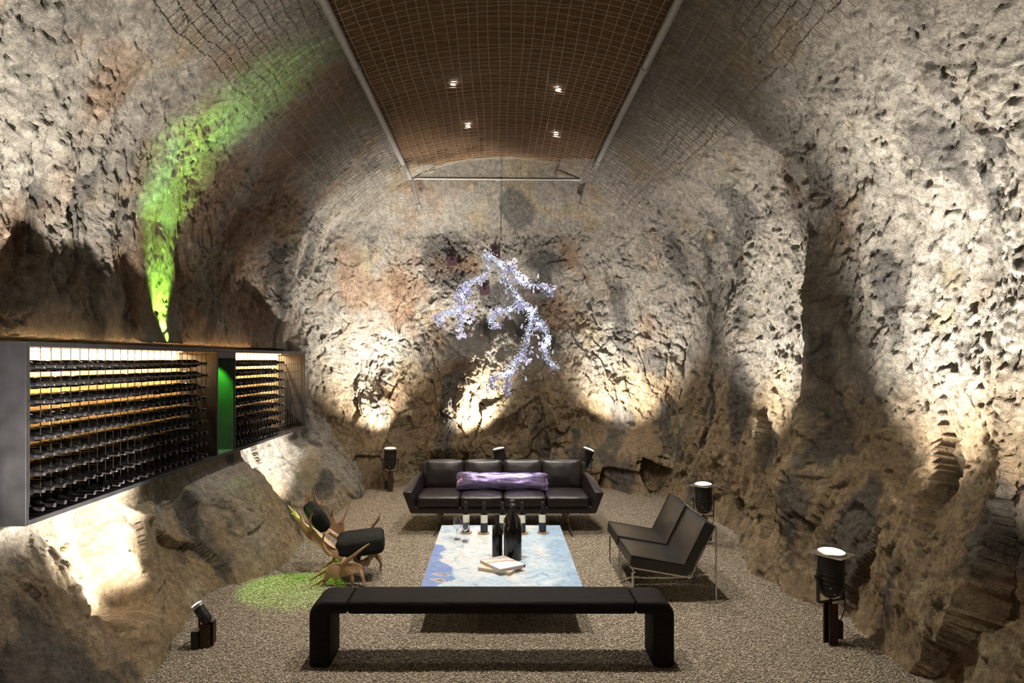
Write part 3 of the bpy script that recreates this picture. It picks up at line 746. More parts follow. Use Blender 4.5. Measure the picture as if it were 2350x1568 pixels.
def stub_lamp(loc, label, axis, power, beam, size, group=None):
    r = empty('stub_uplight', loc, 0, label, 'uplight')
    MB().box((.03, -.02, .085), (.070, .012, .17)).box((.03, .035, .085), (.070, .012, .17)).box((.035, .008, .085), (.010, .05, .17)).build('post', M['rust_steel'], r, 30)
    MB().box((.075, .03, .10), (.018, .05, .16)).build('post_flange', M['rust_steel'], r, 30)
    MB().box((-.035, -.01, .062), (.055, .07, .124)).build('ballast_box', M['box_black'], r, 30, .004)
    MB().lathe([(0, .150), (.018, .150), (.030, .140), (.030, .124), (0, .124)], 14, (-.035, -.01, 0)).build('ballast_cap', M['label'], r)
    MB().tube([(-.05, -.01, .14), (-.075, .0, .10), (-.075, .0, .04), (-.14, .02, .01)], .004, 6).build('cable', M['box_black'], r)
    MB().box((.005, -.052, .205), (.014, .005, .09)).box((.005, .052, .205), (.014, .005, .09)).box((.005, 0, .162), (.014, .11, .005)).build('yoke', M['black_steel'], r, 30)
    piv = Vector((.010, 0, .238)); ax = Vector(axis).normalized()
    can = MB().lathe([(0, -.075), (.028, -.072), (.040, -.055), (.041, -.02), (.043, -.018), (.043, -.008), (.040, -.006), (.040, .004), (.043, .006), (.043, .014), (.040, .016), (.040, .07), (.037, .07), (.036, .055), (0, .05)], 22, piv, ax).build('can', M['black_steel'], r, 35)
    MB().lathe([(.040, .060), (.047, .060), (.048, .082), (.042, .086), (.039, .075)], 22, piv, ax).build('rim', M['bolt'], can)
    MB().lathe([(0, .096), (.022, .094), (.036, .089), (.043, .082)], 22, piv, ax).build('lens', M['lens_on'], can)
    for sy in (-1, 1): MB().tube([piv + Vector((0, sy * .046, 0)), piv + Vector((0, sy * .064, 0))], .009, 8).build('knob', M['black_steel'], r)
    spot(Vector(loc) + piv + ax * .105, beam, power, size, .7, HALO, .03)
    return r
stub_lamp((-2.17, 5.09, 0), 'small black uplight on a short rusty post below the bottle rack', (-.75, .12, 1), 800, (-1, -.16, .72), 88)
spot((-1.98, 8.55, .26), (-.80, .30, .62), 620, 80, .75, HALO, .03)

# ------------------------------------------------------------------ sofa
SX = .052; SY = 8.36
sofa = empty('sofa', (SX, SY, 0), 0, 'four seat dark brown leather sofa with sloping arms on metal legs', 'sofa')
W2 = 1.215
b = MB(); b.box((0, .42, .285), (2.16, .80, .085)); b.build('base_frame', M['leather'], sofa, 30, .02, 3)
prof = [(.78, .25), (.92, .25), (1.04, .72), (.93, .73)]
bk = MB(); n = len(prof)
for sx in (-1.09, 1.09): pass
bk.add([(-1.11, y, z) for y, z in prof] + [(1.11, y, z) for y, z in prof], [(3, 2, 1, 0), (4, 5, 6, 7)] + [(i, (i + 1) % n, n + (i + 1) % n, n + i) for i in range(n)])
bk.build('back_shell', M['leather'], sofa, 30, .02, 3)
for s in (-1, 1):
    a = MB()
    # outline of the arm in y,z at inner and outer faces: wide at the top, drawn in at the bottom
    out = [(s * 1.115, 0.0, .245), (s * W2, -.005, .505), (s * 1.165, .55, .600), (s * 1.10, .93, .615), (s * 1.08, .90, .245)]
    inn = [(s * 1.045, 0.02, .245), (s * 1.100, .0, .515), (s * 1.065, .55, .605), (s * 1.02, .93, .62), (s * 1.02, .90, .245)]
    a.add(out + inn, [(0, 1, 2, 3, 4), (9, 8, 7, 6, 5)] + [(i, 5 + i, 5 + (i + 1) % 5, (i + 1) % 5) for i in range(5)])
    a.build('arm', M['leather'], sofa, 30, .022, 3)
cw = 2.08 / 4
for k in range(4):
    xk = -1.04 + cw * (k + .5)
    cushion('seat_cushion', M['leather'], sofa, (xk, .37, .375), (cw - .006, .76, .135), (R(-2), 0, 0), r=.035, puff=(0, .008, .022), wrinkle=.004, seed=k)
    ks = (abs(k - 1.5) > 1)
    cushion('back_cushion', M['leather'], sofa, (xk + (.008 if k == 0 else -.008 if k == 3 else 0), .80, .585), (cw - .006 + (.02 if ks else 0), .15, .385), (R(-17), 0, 0), r=.05, puff=(0, .035, .012), wrinkle=.006, seed=20 + k)
for s in (-1, 1):
    lx = s * .795
    l = MB(); l.tube([(lx, .22, .25), (lx, .22, .06)], .022, 10); l.tube([(lx, .74, .25), (lx, .74, .06)], .022, 10)
    l.tube([(lx, .22, .085), (lx + s * .015, .06, .045), (lx + s * .022, -.09, .012)], [.016, .015, .011], 8); l.tube([(lx, .22, .07), (lx, .74, .07)], .014, 8); l.tube([(lx, .74, .07), (lx + s * .015, .95, .012)], [.016, .011], 8)
    l.build('leg', M['brass_leg'], sofa)
bol = finish('bolster_cushion', cushion_mesh((1.20, .17, .235), r=.080, puff=(0, .02, .0), n=26, pinch=.66, wrinkle=.014, seed=4), M['purple'], None, 60)
bol.location = (.052 - .008, 8.83, .548); bol.rotation_euler = (R(-20), R(.8), 0)
tag(bol, 'long purple metallic leather bolster cushion lying on the sofa', 'cushion')
seam = MB().tube([(.50, -.095, -.10), (.502, -.10, 0), (.50, -.093, .10)], .0035, 6).build('seam', M['purple'], bol)

# ------------------------------------------------------------------ lounge chairs (face the table)
def lounge(y0, y1, label):
    r = empty('lounge_chair', (1.14, y0, 0), 0, label, 'chair', 'black leather lounge chairs')
    wdt = y1 - y0
    yc = wdt / 2
    # seat slopes back; profile from front (x=0) to back
    ang = math.atan2(.085, .50)
    cushion('seat_cushion', M['leather_black'], r, (.245, yc, .325), (.52, wdt - .01, .095), (0, ang, 0), r=.014, puff=(0, 0, .010), wrinkle=.0015, seed=y0)
    bang = math.atan2(.20, .40)
    cushion('back_cushion', M['leather_black'], r, (.575, yc, .485), (.085, wdt - .01, .46), (0, bang, 0), r=.014, puff=(.012, 0, 0), wrinkle=.0015, seed=y0 + 3)
    # piping along the cushion edges
    ca, sa = math.cos(ang), math.sin(ang)
    def S(x, z): return (.245 + x * ca + z * sa, .325 - x * sa + z * ca)
    cb, sb = math.cos(bang), math.sin(bang)
    def B(x, z): return (.575 + x * cb + z * sb, .485 - x * sb + z * cb)
    pp = MB()
    for (px_, pz_) in (S(-.258, .045), ):
        pp.tube([(px_, .012, pz_), (px_, wdt - .012, pz_)], .005, 6)
    for yy in (.008, wdt - .008):
        a, b_ = S(-.256, .046), S(.25, .046); pp.tube([(a[0], yy, a[1]), (b_[0], yy, b_[1])], .0045, 6)
        a, b_ = B(-.043, -.22), B(-.043, .225); pp.tube([(a[0], yy, a[1]), (b_[0], yy, b_[1])], .0045, 6)
    a = B(-.041, .228); pp.tube([(a[0], .012, a[1]), (a[0], wdt - .012, a[1])], .005, 6)
    pp.build('piping', M['piping'], r)
    # flat steel frame on both sides
    for yy in (.025, wdt - .025):
        f = MB()
        f1 = S(-.24, -.058); f2 = S(.275, -.062); f3 = B(.052, .20)
        f.box(((f1[0] + f2[0]) / 2, yy, (f1[1] + f2[1]) / 2), (.53, .012, .012), (0, ang, 0))
        f.tube([(f2[0], yy, f2[1]), (f3[0], yy, f3[1])], .0075, 8)
        f.tube([(f3[0], yy, f3[1]), (.720, yy, .668), (.730, yy, .655)], .0075, 8)
        f.build('side_rail', M['chrome'], r)
        MB().box((.012, yy, .135), (.016, .016, .27)).build('leg', M['chrome'], r)
        MB().box((.730, yy, .333), (.012, .012, .666)).build('leg', M['chrome'], r)
    MB().tube([(.03, .025, .265), (.03, wdt - .025, .265)], .007, 8).tube([(.50, .025, .212), (.50, wdt - .025, .212)], .007, 8).build('cross_rail', M['chrome'], r)
    MB().box((.66, .025, .004), (.14, .012, .008)).box((.66, wdt - .025, .004), (.14, .012, .008)).build('foot', M['chrome'], r)
    return r
lounge(5.98, 6.60, 'black leather lounge chair on thin steel legs, the one nearer the bench')
lounge(6.645, 7.265, 'black leather lounge chair on thin steel legs, the one nearer the sofa')

# ------------------------------------------------------------------ bench
bench = empty('bench', (-.049, 4.90, 0), 0, 'long black cowhide bench with rounded upright ends in front of the table', 'bench')
def bench_profile():
    w2, h, t, t2, r = 1.245, .452, .142, .088, .085
    o = [(-w2, 0)]
    o += [(-w2 + r - r * math.cos(a), h - r + r * math.sin(a)) for a in np.linspace(0, math.pi / 2, 7)]
    return o
w2, hB, tL, tT, rr0, ri = 1.245, .452, .142, .088, .10, .03
def bench_end(s):
    o = [(w2, 0)] + [(w2 - rr0 + rr0 * math.cos(a), hB - rr0 + rr0 * math.sin(a)) for a in np.linspace(0, math.pi / 2, 8)] + [(.985, hB)]
    i = [(w2 - tL, 0)] + [(w2 - tL - ri + ri * math.cos(a), hB - tT - ri + ri * math.sin(a)) for a in np.linspace(0, math.pi / 2, 8)] + [(.985, hB - tT)]
    mb = MB(); n = len(o); d = .160
    vs = [(s * x, -d, z) for x, z in o] + [(s * x, -d, z) for x, z in i] + [(s * x, d, z) for x, z in o] + [(s * x, d, z) for x, z in i]
    fs = []
    for k in range(n - 1):
        fs += [(k, k + 1, n + k + 1, n + k), (2 * n + k, 3 * n + k, 3 * n + k + 1, 2 * n + k + 1), (k, 2 * n + k, 2 * n + k + 1, k + 1), (n + k, n + k + 1, 3 * n + k + 1, 3 * n + k)]
    fs += [(0, n, 3 * n, 2 * n), (n - 1, 2 * n + n - 1, 3 * n + n - 1, 2 * n - 1)]
    mb.add(vs, fs)
    return mb.build('end_section', M['hide'], bench, 40, .022, 3)
bench_end(-1); bench_end(1)
MB().box((0, 0, hB - tT / 2 + .001), (1.968, .326, tT + .004)).build('seat', M['hide'], bench, 40, .024, 3)
for s in (-1, 1):
    MB().tube([(s * .985, -.163, hB - tT + .02), (s * .985, -.163, hB - .03), (s * .985, -.14, hB + .001), (s * .985, .14, hB + .001), (s * .985, .163, hB - .03)], .004, 6).build('seam', M['hide'], bench)

# ------------------------------------------------------------------ stone table
TZ = .36; TX0, TX1, TY0, TY1 = -.60, .640, 5.34, 7.31
table = empty('coffee_table', ((TX0 + TX1) / 2, (TY0 + TY1) / 2, 0), 0, 'low blue and white polished stone table in the middle of the room', 'table')
tcx, tcy = (TX0 + TX1) / 2, (TY0 + TY1) / 2
def stone_mat():
    m, t, b = new_mat('blue_stone'); N, L = t.nodes, t.links
    at = N.new('ShaderNodeAttribute'); at.attribute_name = 'tint'
    b.inputs['Roughness'].default_value = .12; b.inputs['Specular IOR Level'].default_value = .5
    tc = N.new('ShaderNodeTexCoord'); n = N.new('ShaderNodeTexNoise'); n.inputs['Scale'].default_value = 9; n.inputs['Detail'].default_value = 9; n.inputs['Distortion'].default_value = 2.5; n.inputs['Roughness'].default_value = .65
    L.new(tc.outputs['Object'], n.inputs['Vector'])
    r = N.new('ShaderNodeMapRange'); r.inputs[1].default_value = .35; r.inputs[2].default_value = .62; r.inputs[3].default_value = .80; r.inputs[4].default_value = 1.10; L.new(n.outputs[0], r.inputs[0])
    x = N.new('ShaderNodeMix'); x.data_type = 'RGBA'; x.blend_type = 'MULTIPLY'; x.inputs[0].default_value = 1
    L.new(at.outputs['Color'], x.inputs[6]); L.new(r.outputs[0], x.inputs[7]); L.new(x.outputs[2], b.inputs['Base Color'])
    return m
M['stone'] = stone_mat()
nx_, ny_ = 190, 300
ux, uy = [a.ravel() for a in np.meshgrid(np.linspace(0, 1, nx_), np.linspace(0, 1, ny_), indexing='ij')]
q = np.stack([ux * 1.24, uy * 1.97, np.zeros_like(ux)], 1)
wv = q + .18 * np.stack([fbm(q * 2.2, 3, 301), fbm(q * 2.2, 3, 302), 0 * ux], 1)
blue = np.array([.27, .42, .63]); ice = np.array([.47, .60, .74]); white = np.array([.64, .69, .75]); deep = np.array([.16, .24, .55]); brown = np.array([.22, .15, .12]); sand = np.array([.68, .66, .61])
n1 = fbm(wv * 1.7, 4, 303); n2 = fbm(wv * 3.5, 4, 305)
c = np.tile(ice, (len(ux), 1))
def lay(c, col, k): k = np.clip(k, 0, 1)[:, None]; return c * (1 - k) + col * k
c = lay(c, white, smooth(-.15, .30, n1 + .55 * np.exp(-((ux - .38) / .34) ** 2 - ((uy - .38) / .38) ** 2) - .12))
c = lay(c, sand, smooth(.18, .42, n2 + .15 * np.exp(-((ux - .2) / .25) ** 2 - ((uy - .68) / .15) ** 2)) * .7)
c = lay(c, blue, smooth(.05, .35, n1 * .8 + .55 * smooth(.62, 1.0, ux) + .35 * smooth(.75, 1.0, uy) - .22) * .75)
vein = np.abs(fbm(wv * 2.4, 3, 307)); c = lay(c, np.array([.20, .30, .47]), smooth(.035, .0, vein) * .55)
vein = np.abs(fbm(wv * 5.1, 3, 311)); c = lay(c, np.array([.30, .36, .44]), smooth(.03, .0, vein) * .35)
edge = ux - (.06 + .13 * np.clip((.60 - uy) * 2.2, 0, 1) * (1 - .9 * np.exp(-((uy - .34) / .035) ** 2)) + .10 * fbm(q * 4, 3, 313) - .10 * smooth(.12, .0, uy) - .35 * smooth(.60, .66, uy))
c = lay(c, deep, smooth(.012, -.012, edge) * .85)
for (a, b_, s1, s2) in ((.12, .145, .035, .018), (.11, .075, .032, .022)):
    dd = (((ux - a) + 1.1 * (uy - b_)) / s1) ** 2 + ((uy - b_) / s2) ** 2 + 2.2 * fbm(q * 11, 3, 317)
    c = lay(c, sand * np.array([.95, .85, .75]), smooth(2.6, 1.2, dd) * .5); c = lay(c, brown * 1.3, smooth(.50, .25, dd))
# slab: tinted top grid plus edges
slab = grid_object('tabletop', np.stack([(ux - .5) * 1.24, (uy - .5) * 1.97, np.full_like(ux, TZ)], 1), nx_, ny_, M['stone'], np.clip(c * .88, 0, .9), False, flip=True)
bm = bmesh.new(); bm.from_mesh(slab.data)
ext = bmesh.ops.extrude_face_region(bm, geom=bm.faces[:])
for v in [g for g in ext['geom'] if isinstance(g, bmesh.types.BMVert)]: v.co.z -= .05
bmesh.ops.recalc_face_normals(bm, faces=bm.faces); bm.to_mesh(slab.data); bm.free()
slab.parent = table
MB().box((0, .25, .156), (.62, .85, .312)).build('plinth', M['plinth'], table, 30, .005)

# ------------------------------------------------------------------ things on the table
def table_bottle(name, loc, h, rad, label, cat='wine bottle', group=None, neck=.30, full_label=True, bulb=False, front=(0, -1)):
    r = empty(name, loc, 0, label, cat, group)
    k = h; nr = rad * .37
    hs = h * (1 - neck) * .80
    prof = [(0, .006), (rad * .7, 0), (rad * .96, .004), (rad, .014), (rad, hs), (rad * .96, hs + .05 * k), (rad * .80, hs + .095 * k), (rad * .56, hs + .14 * k), (nr * 1.12, hs + .185 * k), (nr, hs + .23 * k)]
    top = [(nr, h * .97), (nr, h)] 
    if bulb:
        nr = rad * .27
        prof = [(0, .008), (rad * .7, 0), (rad * .96, .005), (rad, .018), (rad, .53 * h), (rad * .975, .59 * h), (rad * .86, .655 * h), (rad * .62, .725 * h), (rad * .40, .78 * h), (rad * .30, .82 * h), (nr, .87 * h)]
    MB().lathe(prof + [(nr, h * .975), (0, h * .975)], 28).build('glass_body', M['bottle_black'], r)
    z0 = hs + .20 * k
    cap = [(nr * 1.06, z0), (nr * 1.10, z0 + .004)]
    if bulb: cap = [(nr * 1.02, h * .80), (nr * 1.04, h * .88), (nr * 1.22, h * .885), (nr * 1.30, h * .905), (nr * 1.1, h * .925), (nr * 1.08, h * .935), (nr * 1.34, h * .955), (nr * 1.36, h * .975), (nr * .9, h), (0, h)]
    else: cap += [(nr * 1.06, h * .93), (nr * 1.18, h * .935), (nr * 1.18, h * .965), (nr * 1.08, h * .97), (nr * 1.05, h), (0, h)]
    MB().lathe(cap, 18).build('capsule', M['foil'], r)
    a = math.atan2(front[1], front[0])
    def lab(nm, mt, z1, z2, w_):
        MB().lathe([(rad + .0003, z1), (rad + .0008, z1), (rad + .0008, z2), (rad + .0003, z2)], 16, (0, 0, 0), (0, 0, 1), a - w_, a + w_).build(nm, mt, r)
    return r, lab
for i, (x, v, lab_) in enumerate(((1069, 1221, 'labelled wine bottle standing behind the two wine glasses'), (1111, 1222, 'labelled wine bottle on a coaster, second along from the wine glasses'),
                                  (1153, 1222, 'labelled wine bottle half hidden behind the plain magnum'), (1198, 1222, 'labelled wine bottle half hidden behind the large bottles, nearest the lounge chairs'),
                                  (1245, 1221, 'labelled wine bottle standing alone at the lounge chair end of the row'))):
    p = P(x, v, F * (H - TZ - .01) / (v - CY)); p.z = TZ + .012
    r, lb = table_bottle('wine_bottle', p, .300, .0375, lab_, group='five labelled bottles along the sofa end of the table')
    fr = (-p.x * .6, -1)
    a = math.atan2(fr[1], fr[0]); rad = .0375
    for nm, mt, z1, z2 in (('label', M['label'], .098, .178), ('lower_label', M['label_dark'], .016, .097)):
        MB().lathe([(rad + .0003, z1), (rad + .0009, z1), (rad + .0009, z2), (rad + .0003, z2)], 16, (0, 0, 0), (0, 0, 1), a - 1.15, a + 1.15).build(nm, mt, r)
    co = empty('coaster', (p.x + (.004 if i != 1 else -.006), p.y, TZ), 0, ['round cork coaster under the bottle behind the wine glasses', 'round cork coaster under the second bottle from the wine glasses', 'round cork coaster under the bottle behind the magnum', 'round cork coaster under the bottle behind the large bottles', 'round cork coaster under the bottle at the lounge chair end'][i], 'coaster', 'cork coasters under the row of bottles')
    MB().lathe([(0, 0), (.056, 0), (.058, .003), (.058, .0095), (.055, .012), (0, .012)], 26).build('cork_disc', M['coaster'], co)
p = P(1141, 1278, F * (H - TZ) / (1278 - CY)); p.z = TZ
r, lb = table_bottle('magnum_bottle', p, .375, .0455, 'plain dark magnum bottle beside the largest bottles', neck=.30, front=(-1, .35)); lb('label', M['label'], .19, .27, .85)
for (x, v, lab_) in ((1177, 1284, 'very large dark wine bottle standing right behind the books'), (1175.5, 1272.5, 'very large dark wine bottle hidden behind its twin')):
    p = P(x, v, F * (H - TZ) / (v - CY)); p.z = TZ
    if v < 1280: p.y += .03
    r, lb = table_bottle('large_bottle', p, .485, .077, lab_, group='two very large bottles', neck=.30, bulb=True)
    for s in (-1, 1):
        a = math.atan2(.25, s); rad = .077
        MB().lathe([(rad + .0003, .20), (rad + .0009, .20), (rad + .0009, .31), (rad + .0003, .31)], 12, (0, 0, 0), (0, 0, 1), a - .42, a + .42).build('label', M['label'], r)
for (x, v, lab_) in ((1049, 1238, 'clear empty wine glass at the bottle rack side of the table'), (1067.5, 1243, 'clear empty wine glass in front of a labelled bottle')):
    p = P(x, v, F * (H - TZ) / (v - CY)); p.z = TZ
    g = empty('wine_glass', p, 0, lab_, 'wine glass', 'two wine glasses on the table')
    MB().lathe([(0, .004), (.030, .002), (.034, 0), (.034, .0015), (.012, .006), (.005, .012), (.0036, .03), (.0036, .085), (.006, .094), (0, .097)], 28).build('stem', M['glass'], g)
    MB().lathe([(0, .097), (.014, .099), (.028, .112), (.036, .132), (.0375, .150), (.034, .185), (.030, .218), (.0292, .218), (.0332, .185), (.0364, .150), (.035, .133), (.027, .114), (.013, .1015), (0, .100)], 28).build('bowl', M['glass'], g)
def book(c, ang, wd, dp, th, z, label, cover_mat, page_mat):
    r = empty('book', (c[0], c[1], z), ang, label, 'book')
    MB().box((0, 0, .0015), (wd, dp, .003)).build('back_cover', cover_mat, r, 30)
    MB().box((0, 0, th - .0015), (wd, dp, .003)).build('front_cover', cover_mat, r, 30)
    MB().box((-.002, 0, th / 2), (wd - .010, dp - .010, th - .0062)).build('pages', page_mat, r, 30)
    return r
# lower book: corners left(-.18,5.74) front(.084,5.60) right(.2015,5.806)
b1 = book((.0105, 5.772), math.atan2(-.14, .264), .30, .237, .030, TZ, 'thick tan book lying under the picture book', M['book_cover_tan'], M['paper'])
MB().box((0, .1185, .015), (.30, .003, .030)).build('spine', M['book_cover_tan'], b1, 30)
def cover_art():
    m, t, b = new_mat('picture_cover'); N, L = t.nodes, t.links
    tc = N.new('ShaderNodeTexCoord'); se = N.new('ShaderNodeSeparateXYZ'); L.new(tc.outputs['Object'], se.inputs[0])
    nz = N.new('ShaderNodeTexNoise'); nz.inputs['Scale'].default_value = 12; nz.inputs['Detail'].default_value = 4; L.new(tc.outputs['Object'], nz.inputs['Vector'])
    ma = N.new('ShaderNodeMath'); ma.operation = 'MULTIPLY_ADD'; ma.inputs[1].default_value = .10; L.new(nz.outputs[0], ma.inputs[0]); L.new(se.outputs[1], ma.inputs[2])
    ma3 = N.new('ShaderNodeMath'); ma3.operation = 'MULTIPLY_ADD'; ma3.inputs[1].default_value = .25; L.new(se.outputs[0], ma3.inputs[0]); L.new(ma.outputs[0], ma3.inputs[2])
    mr = N.new('ShaderNodeMapRange'); mr.inputs[1].default_value = -.12; mr.inputs[2].default_value = .20; L.new(ma3.outputs[0], mr.inputs[0])
    cr = N.new('ShaderNodeValToRGB'); e = cr.color_ramp.elements; cr.color_ramp.interpolation = 'CONSTANT'
    e[0].color = (.62, .64, .76, 1); e[1].position = .55; e[1].color = (.42, .26, .17, 1)
    for pos, col in ((.64, (.70, .66, .62, 1)), (.70, (.55, .48, .25, 1)), (.76, (.62, .60, .62, 1)), (.86, (.42, .38, .40, 1))):
        x = e.new(pos); x.color = col
    L.new(mr.outputs[0], cr.inputs[0]); L.new(cr.outputs[0], b.inputs['Base Color']); b.inputs['Roughness'].default_value = .3
    return m
M['cover_art'] = cover_art()
b2 = book((.0255, 5.790), math.atan2(.135, .204), .245, .315, .026, TZ + .0302, 'picture book with a pale landscape cover on top of the tan book', M['cover_art'], M['paper'])
MB().box((.1235, 0, .013), (.003, .315, .026)).build('spine', M['book_spine'], b2, 30)

# ------------------------------------------------------------------ antler chair
def antler_mat():
    m, t, b = new_mat('moose_antler'); N, L = t.nodes, t.links
    b.inputs['Roughness'].default_value = .5
    tc = N.new('ShaderNodeTexCoord'); n = N.new('ShaderNodeTexNoise'); n.inputs['Scale'].default_value = 5; n.inputs['Detail'].default_value = 5; L.new(tc.outputs['Object'], n.inputs['Vector'])
    cr = N.new('ShaderNodeValToRGB'); e = cr.color_ramp.elements
    e[0].position = .3; e[0].color = (.13, .065, .035, 1); e[1].position = .7; e[1].color = (.44, .30, .185, 1)
    x = e.new(.48); x.color = (.30, .175, .10, 1)
    L.new(n.outputs[0], cr.inputs[0]); L.new(cr.outputs[0], b.inputs['Base Color'])
    n2 = N.new('ShaderNodeTexNoise'); n2.inputs['Scale'].default_value = 40; n2.inputs['Detail'].default_value = 4; L.new(tc.outputs['Object'], n2.inputs['Vector'])
    bp = N.new('ShaderNodeBump'); bp.inputs['Strength'].default_value = .5; bp.inputs['Distance'].default_value = .006; L.new(n2.outputs[0], bp.inputs['Height']); L.new(bp.outputs[0], b.inputs['Normal'])
    return m
M['antler'] = antler_mat()
AC = Vector((-1.56, 6.72, 0))
ach = empty('antler_chair', AC, 0, 'armchair made of moose antlers with black cushions beside the stone table', 'chair')
def A(zx, zy, Y): return P(660 + zx / 6.533, 1120 + zy / 6.533, Y) - AC
def palm(outline, th=.022, dish=.03):
    """a thick antler blade: outline given as points in space, ridged in the middle"""
    bm = bmesh.new()
    cen = sum(outline, Vector()) / len(outline)
    vs = [bm.verts.new(p) for p in outline]
    f = bm.faces.new(vs); 
    bmesh.ops.triangulate(bm, faces=[f])
    for _ in range(2):
        bmesh.ops.subdivide_edges(bm, edges=[e for e in bm.edges if e.calc_length() > .03], cuts=1)
        bmesh.ops.triangulate(bm, faces=bm.faces)
    bmesh.ops.smooth_vert(bm, verts=[v for v in bm.verts if not v.is_boundary], factor=.5, use_axis_x=True, use_axis_y=True, use_axis_z=True)
    bm.normal_update()
    nrm = sum((f.normal for f in bm.faces), Vector()).normalized()
    bnd = {v: v.is_boundary for v in bm.verts}
    base = list(bm.verts); faces = [[v for v in f.verts] for f in bm.faces]
    bedges = [e for e in bm.edges if e.is_boundary]
    L_ = {}
    outv = []; idx = {}
    mb = MB(); V = []
    for s in (1, -1):
        for v in base:
            idx[(v, s)] = len(V); t = th * (.30 if bnd[v] else .55)
            V.append(v.co + nrm * s * t)
    Fs = []
    for f in faces:
        Fs.append([idx[(v, 1)] for v in f]); Fs.append([idx[(v, -1)] for v in reversed(f)])
    for e in bedges:
        a, b_ = e.verts; Fs.append([idx[(a, 1)], idx[(b_, 1)], idx[(b_, -1)], idx[(a, -1)]])
    bm.free()
    mb.add(V, Fs); return mb
def spl(pts, n=4):
    k = [Vector(p) for p in pts]
    if len(k) < 3: return k
    k = [2 * k[0] - k[1]] + k + [2 * k[-1] - k[-2]]; out = []
    for i in range(1, len(k) - 2):
        for j in range(n):
            t = j / n; a, b_, c_, d = k[i - 1:i + 3]
            out.append(.5 * (2 * b_ + (c_ - a) * t + (2 * a - 5 * b_ + 4 * c_ - d) * t * t + (3 * b_ - a - 3 * c_ + d) * t ** 3))
    return out + [k[-2]]
def tine(mb, pts, r0, r1):
    q = spl(pts, 5); n = len(q)
    mb.tube(q, [r0 + (r1 - r0) * (i / (n - 1)) ** 1.3 for i in range(n)], 10)
Yn, Yf = 6.47, 7.02
# near side antler: runs from the seat up along the back
o1 = [(870, 1000), (760, 930), (640, 860), (560, 790), (500, 730), (440, 665), (400, 610), (320, 585), (250, 525), (215, 445), (195, 460), (150, 440), (90, 370), (60, 380), (100, 450), (170, 560), (230, 650), (320, 760), (450, 850), (530, 920), (620, 1010), (720, 1045), (810, 1090)]
def yn(zx): return Yn + .28 * max(0, (600 - zx)) / 600
mb = palm([A(x, y, yn(x)) for x, y in o1], .026)
tine(mb, [A(110, 400, yn(100)), A(60, 330, yn(50)), A(20, 280, yn(0)), A(0, 258, yn(0))], .012, .004)
tine(mb, [A(180, 470, yn(180)), A(120, 370, yn(100) + .02), A(80, 285, yn(80) + .03)], .012, .003)
tine(mb, [A(215, 480, yn(200)), A(190, 400, yn(190) - .02), A(163, 325, yn(160) - .03)], .012, .003)
tine(mb, [A(365, 650, yn(350)), A(335, 520, yn(350) - .05), A(350, 430, yn(350) - .09), A(374, 388, yn(350) - .11)], .016, .005)
tine(mb, [A(640, 1010, yn(600)), A(560, 920, yn(560) - .04), A(525, 820, yn(540) - .07), A(535, 740, yn(540) - .09), A(562, 678, yn(540) - .10)], .019, .005)
tine(mb, [A(820, 1150, Yn - .06), A(900, 1085, Yn - .08), A(1000, 1010, Yn - .10), A(1110, 920, Yn - .12), A(1222, 838, Yn - .12)], .024, .005)
tine(mb, [A(830, 1150, Yn - .04), A(850, 1080, Yn), A(860, 1000, Yn + .04)], .030, .026)
mb.build('antler', M['antler'], ach, 60)
# far side antler
o2 = [(540, 560), (600, 480), (655, 405), (700, 415), (740, 510), (790, 530), (830, 480), (850, 510), (855, 640), (830, 690), (790, 745), (760, 745), (640, 650), (560, 600)]
mb = palm([A(x, y, Yf) for x, y in o2], .024)
tine(mb, [A(800, 530, Yf), A(850, 430, Yf + .02), A(900, 310, Yf + .03), A(967, 168, Yf + .05)], .016, .004)
tine(mb, [A(672, 430, Yf), A(668, 360, Yf - .02), A(692, 305, Yf - .03)], .013, .004)
tine(mb, [A(500, 560, Yf), A(580, 610, Yf - .02), A(680, 690, Yf - .04), A(790, 760, Yf - .06)], .020, .028)
mb.build('antler', M['antler'], ach, 60)
o3 = [(300, 370), (297, 160), (330, 175), (360, 200), (400, 175), (440, 165), (480, 230), (520, 260), (480, 330), (380, 380)]
mb = palm([A(x, y, Yf + .10) for x, y in o3], .024)
tine(mb, [A(285, 370, Yf + .10), A(285, 200, Yf + .10), A(290, 38, Yf + .12)], .017, .010)
tine(mb, [A(330, 190, Yf + .10), A(325, 110, Yf + .11), A(326, 40, Yf + .12)], .013, .005)
tine(mb, [A(425, 190, Yf + .10), A(405, 110, Yf + .11), A(396, 30, Yf + .12)], .014, .005)
tine(mb, [A(510, 260, Yf + .10), A(525, 150, Yf + .12), A(545, 58, Yf + .15)], .011, .003)
tine(mb, [A(300, 360, Yf + .10), A(400, 470, Yf + .05), A(510, 570, Yf)], .022, .022)
mb.build('antler', M['antler'], ach, 60)
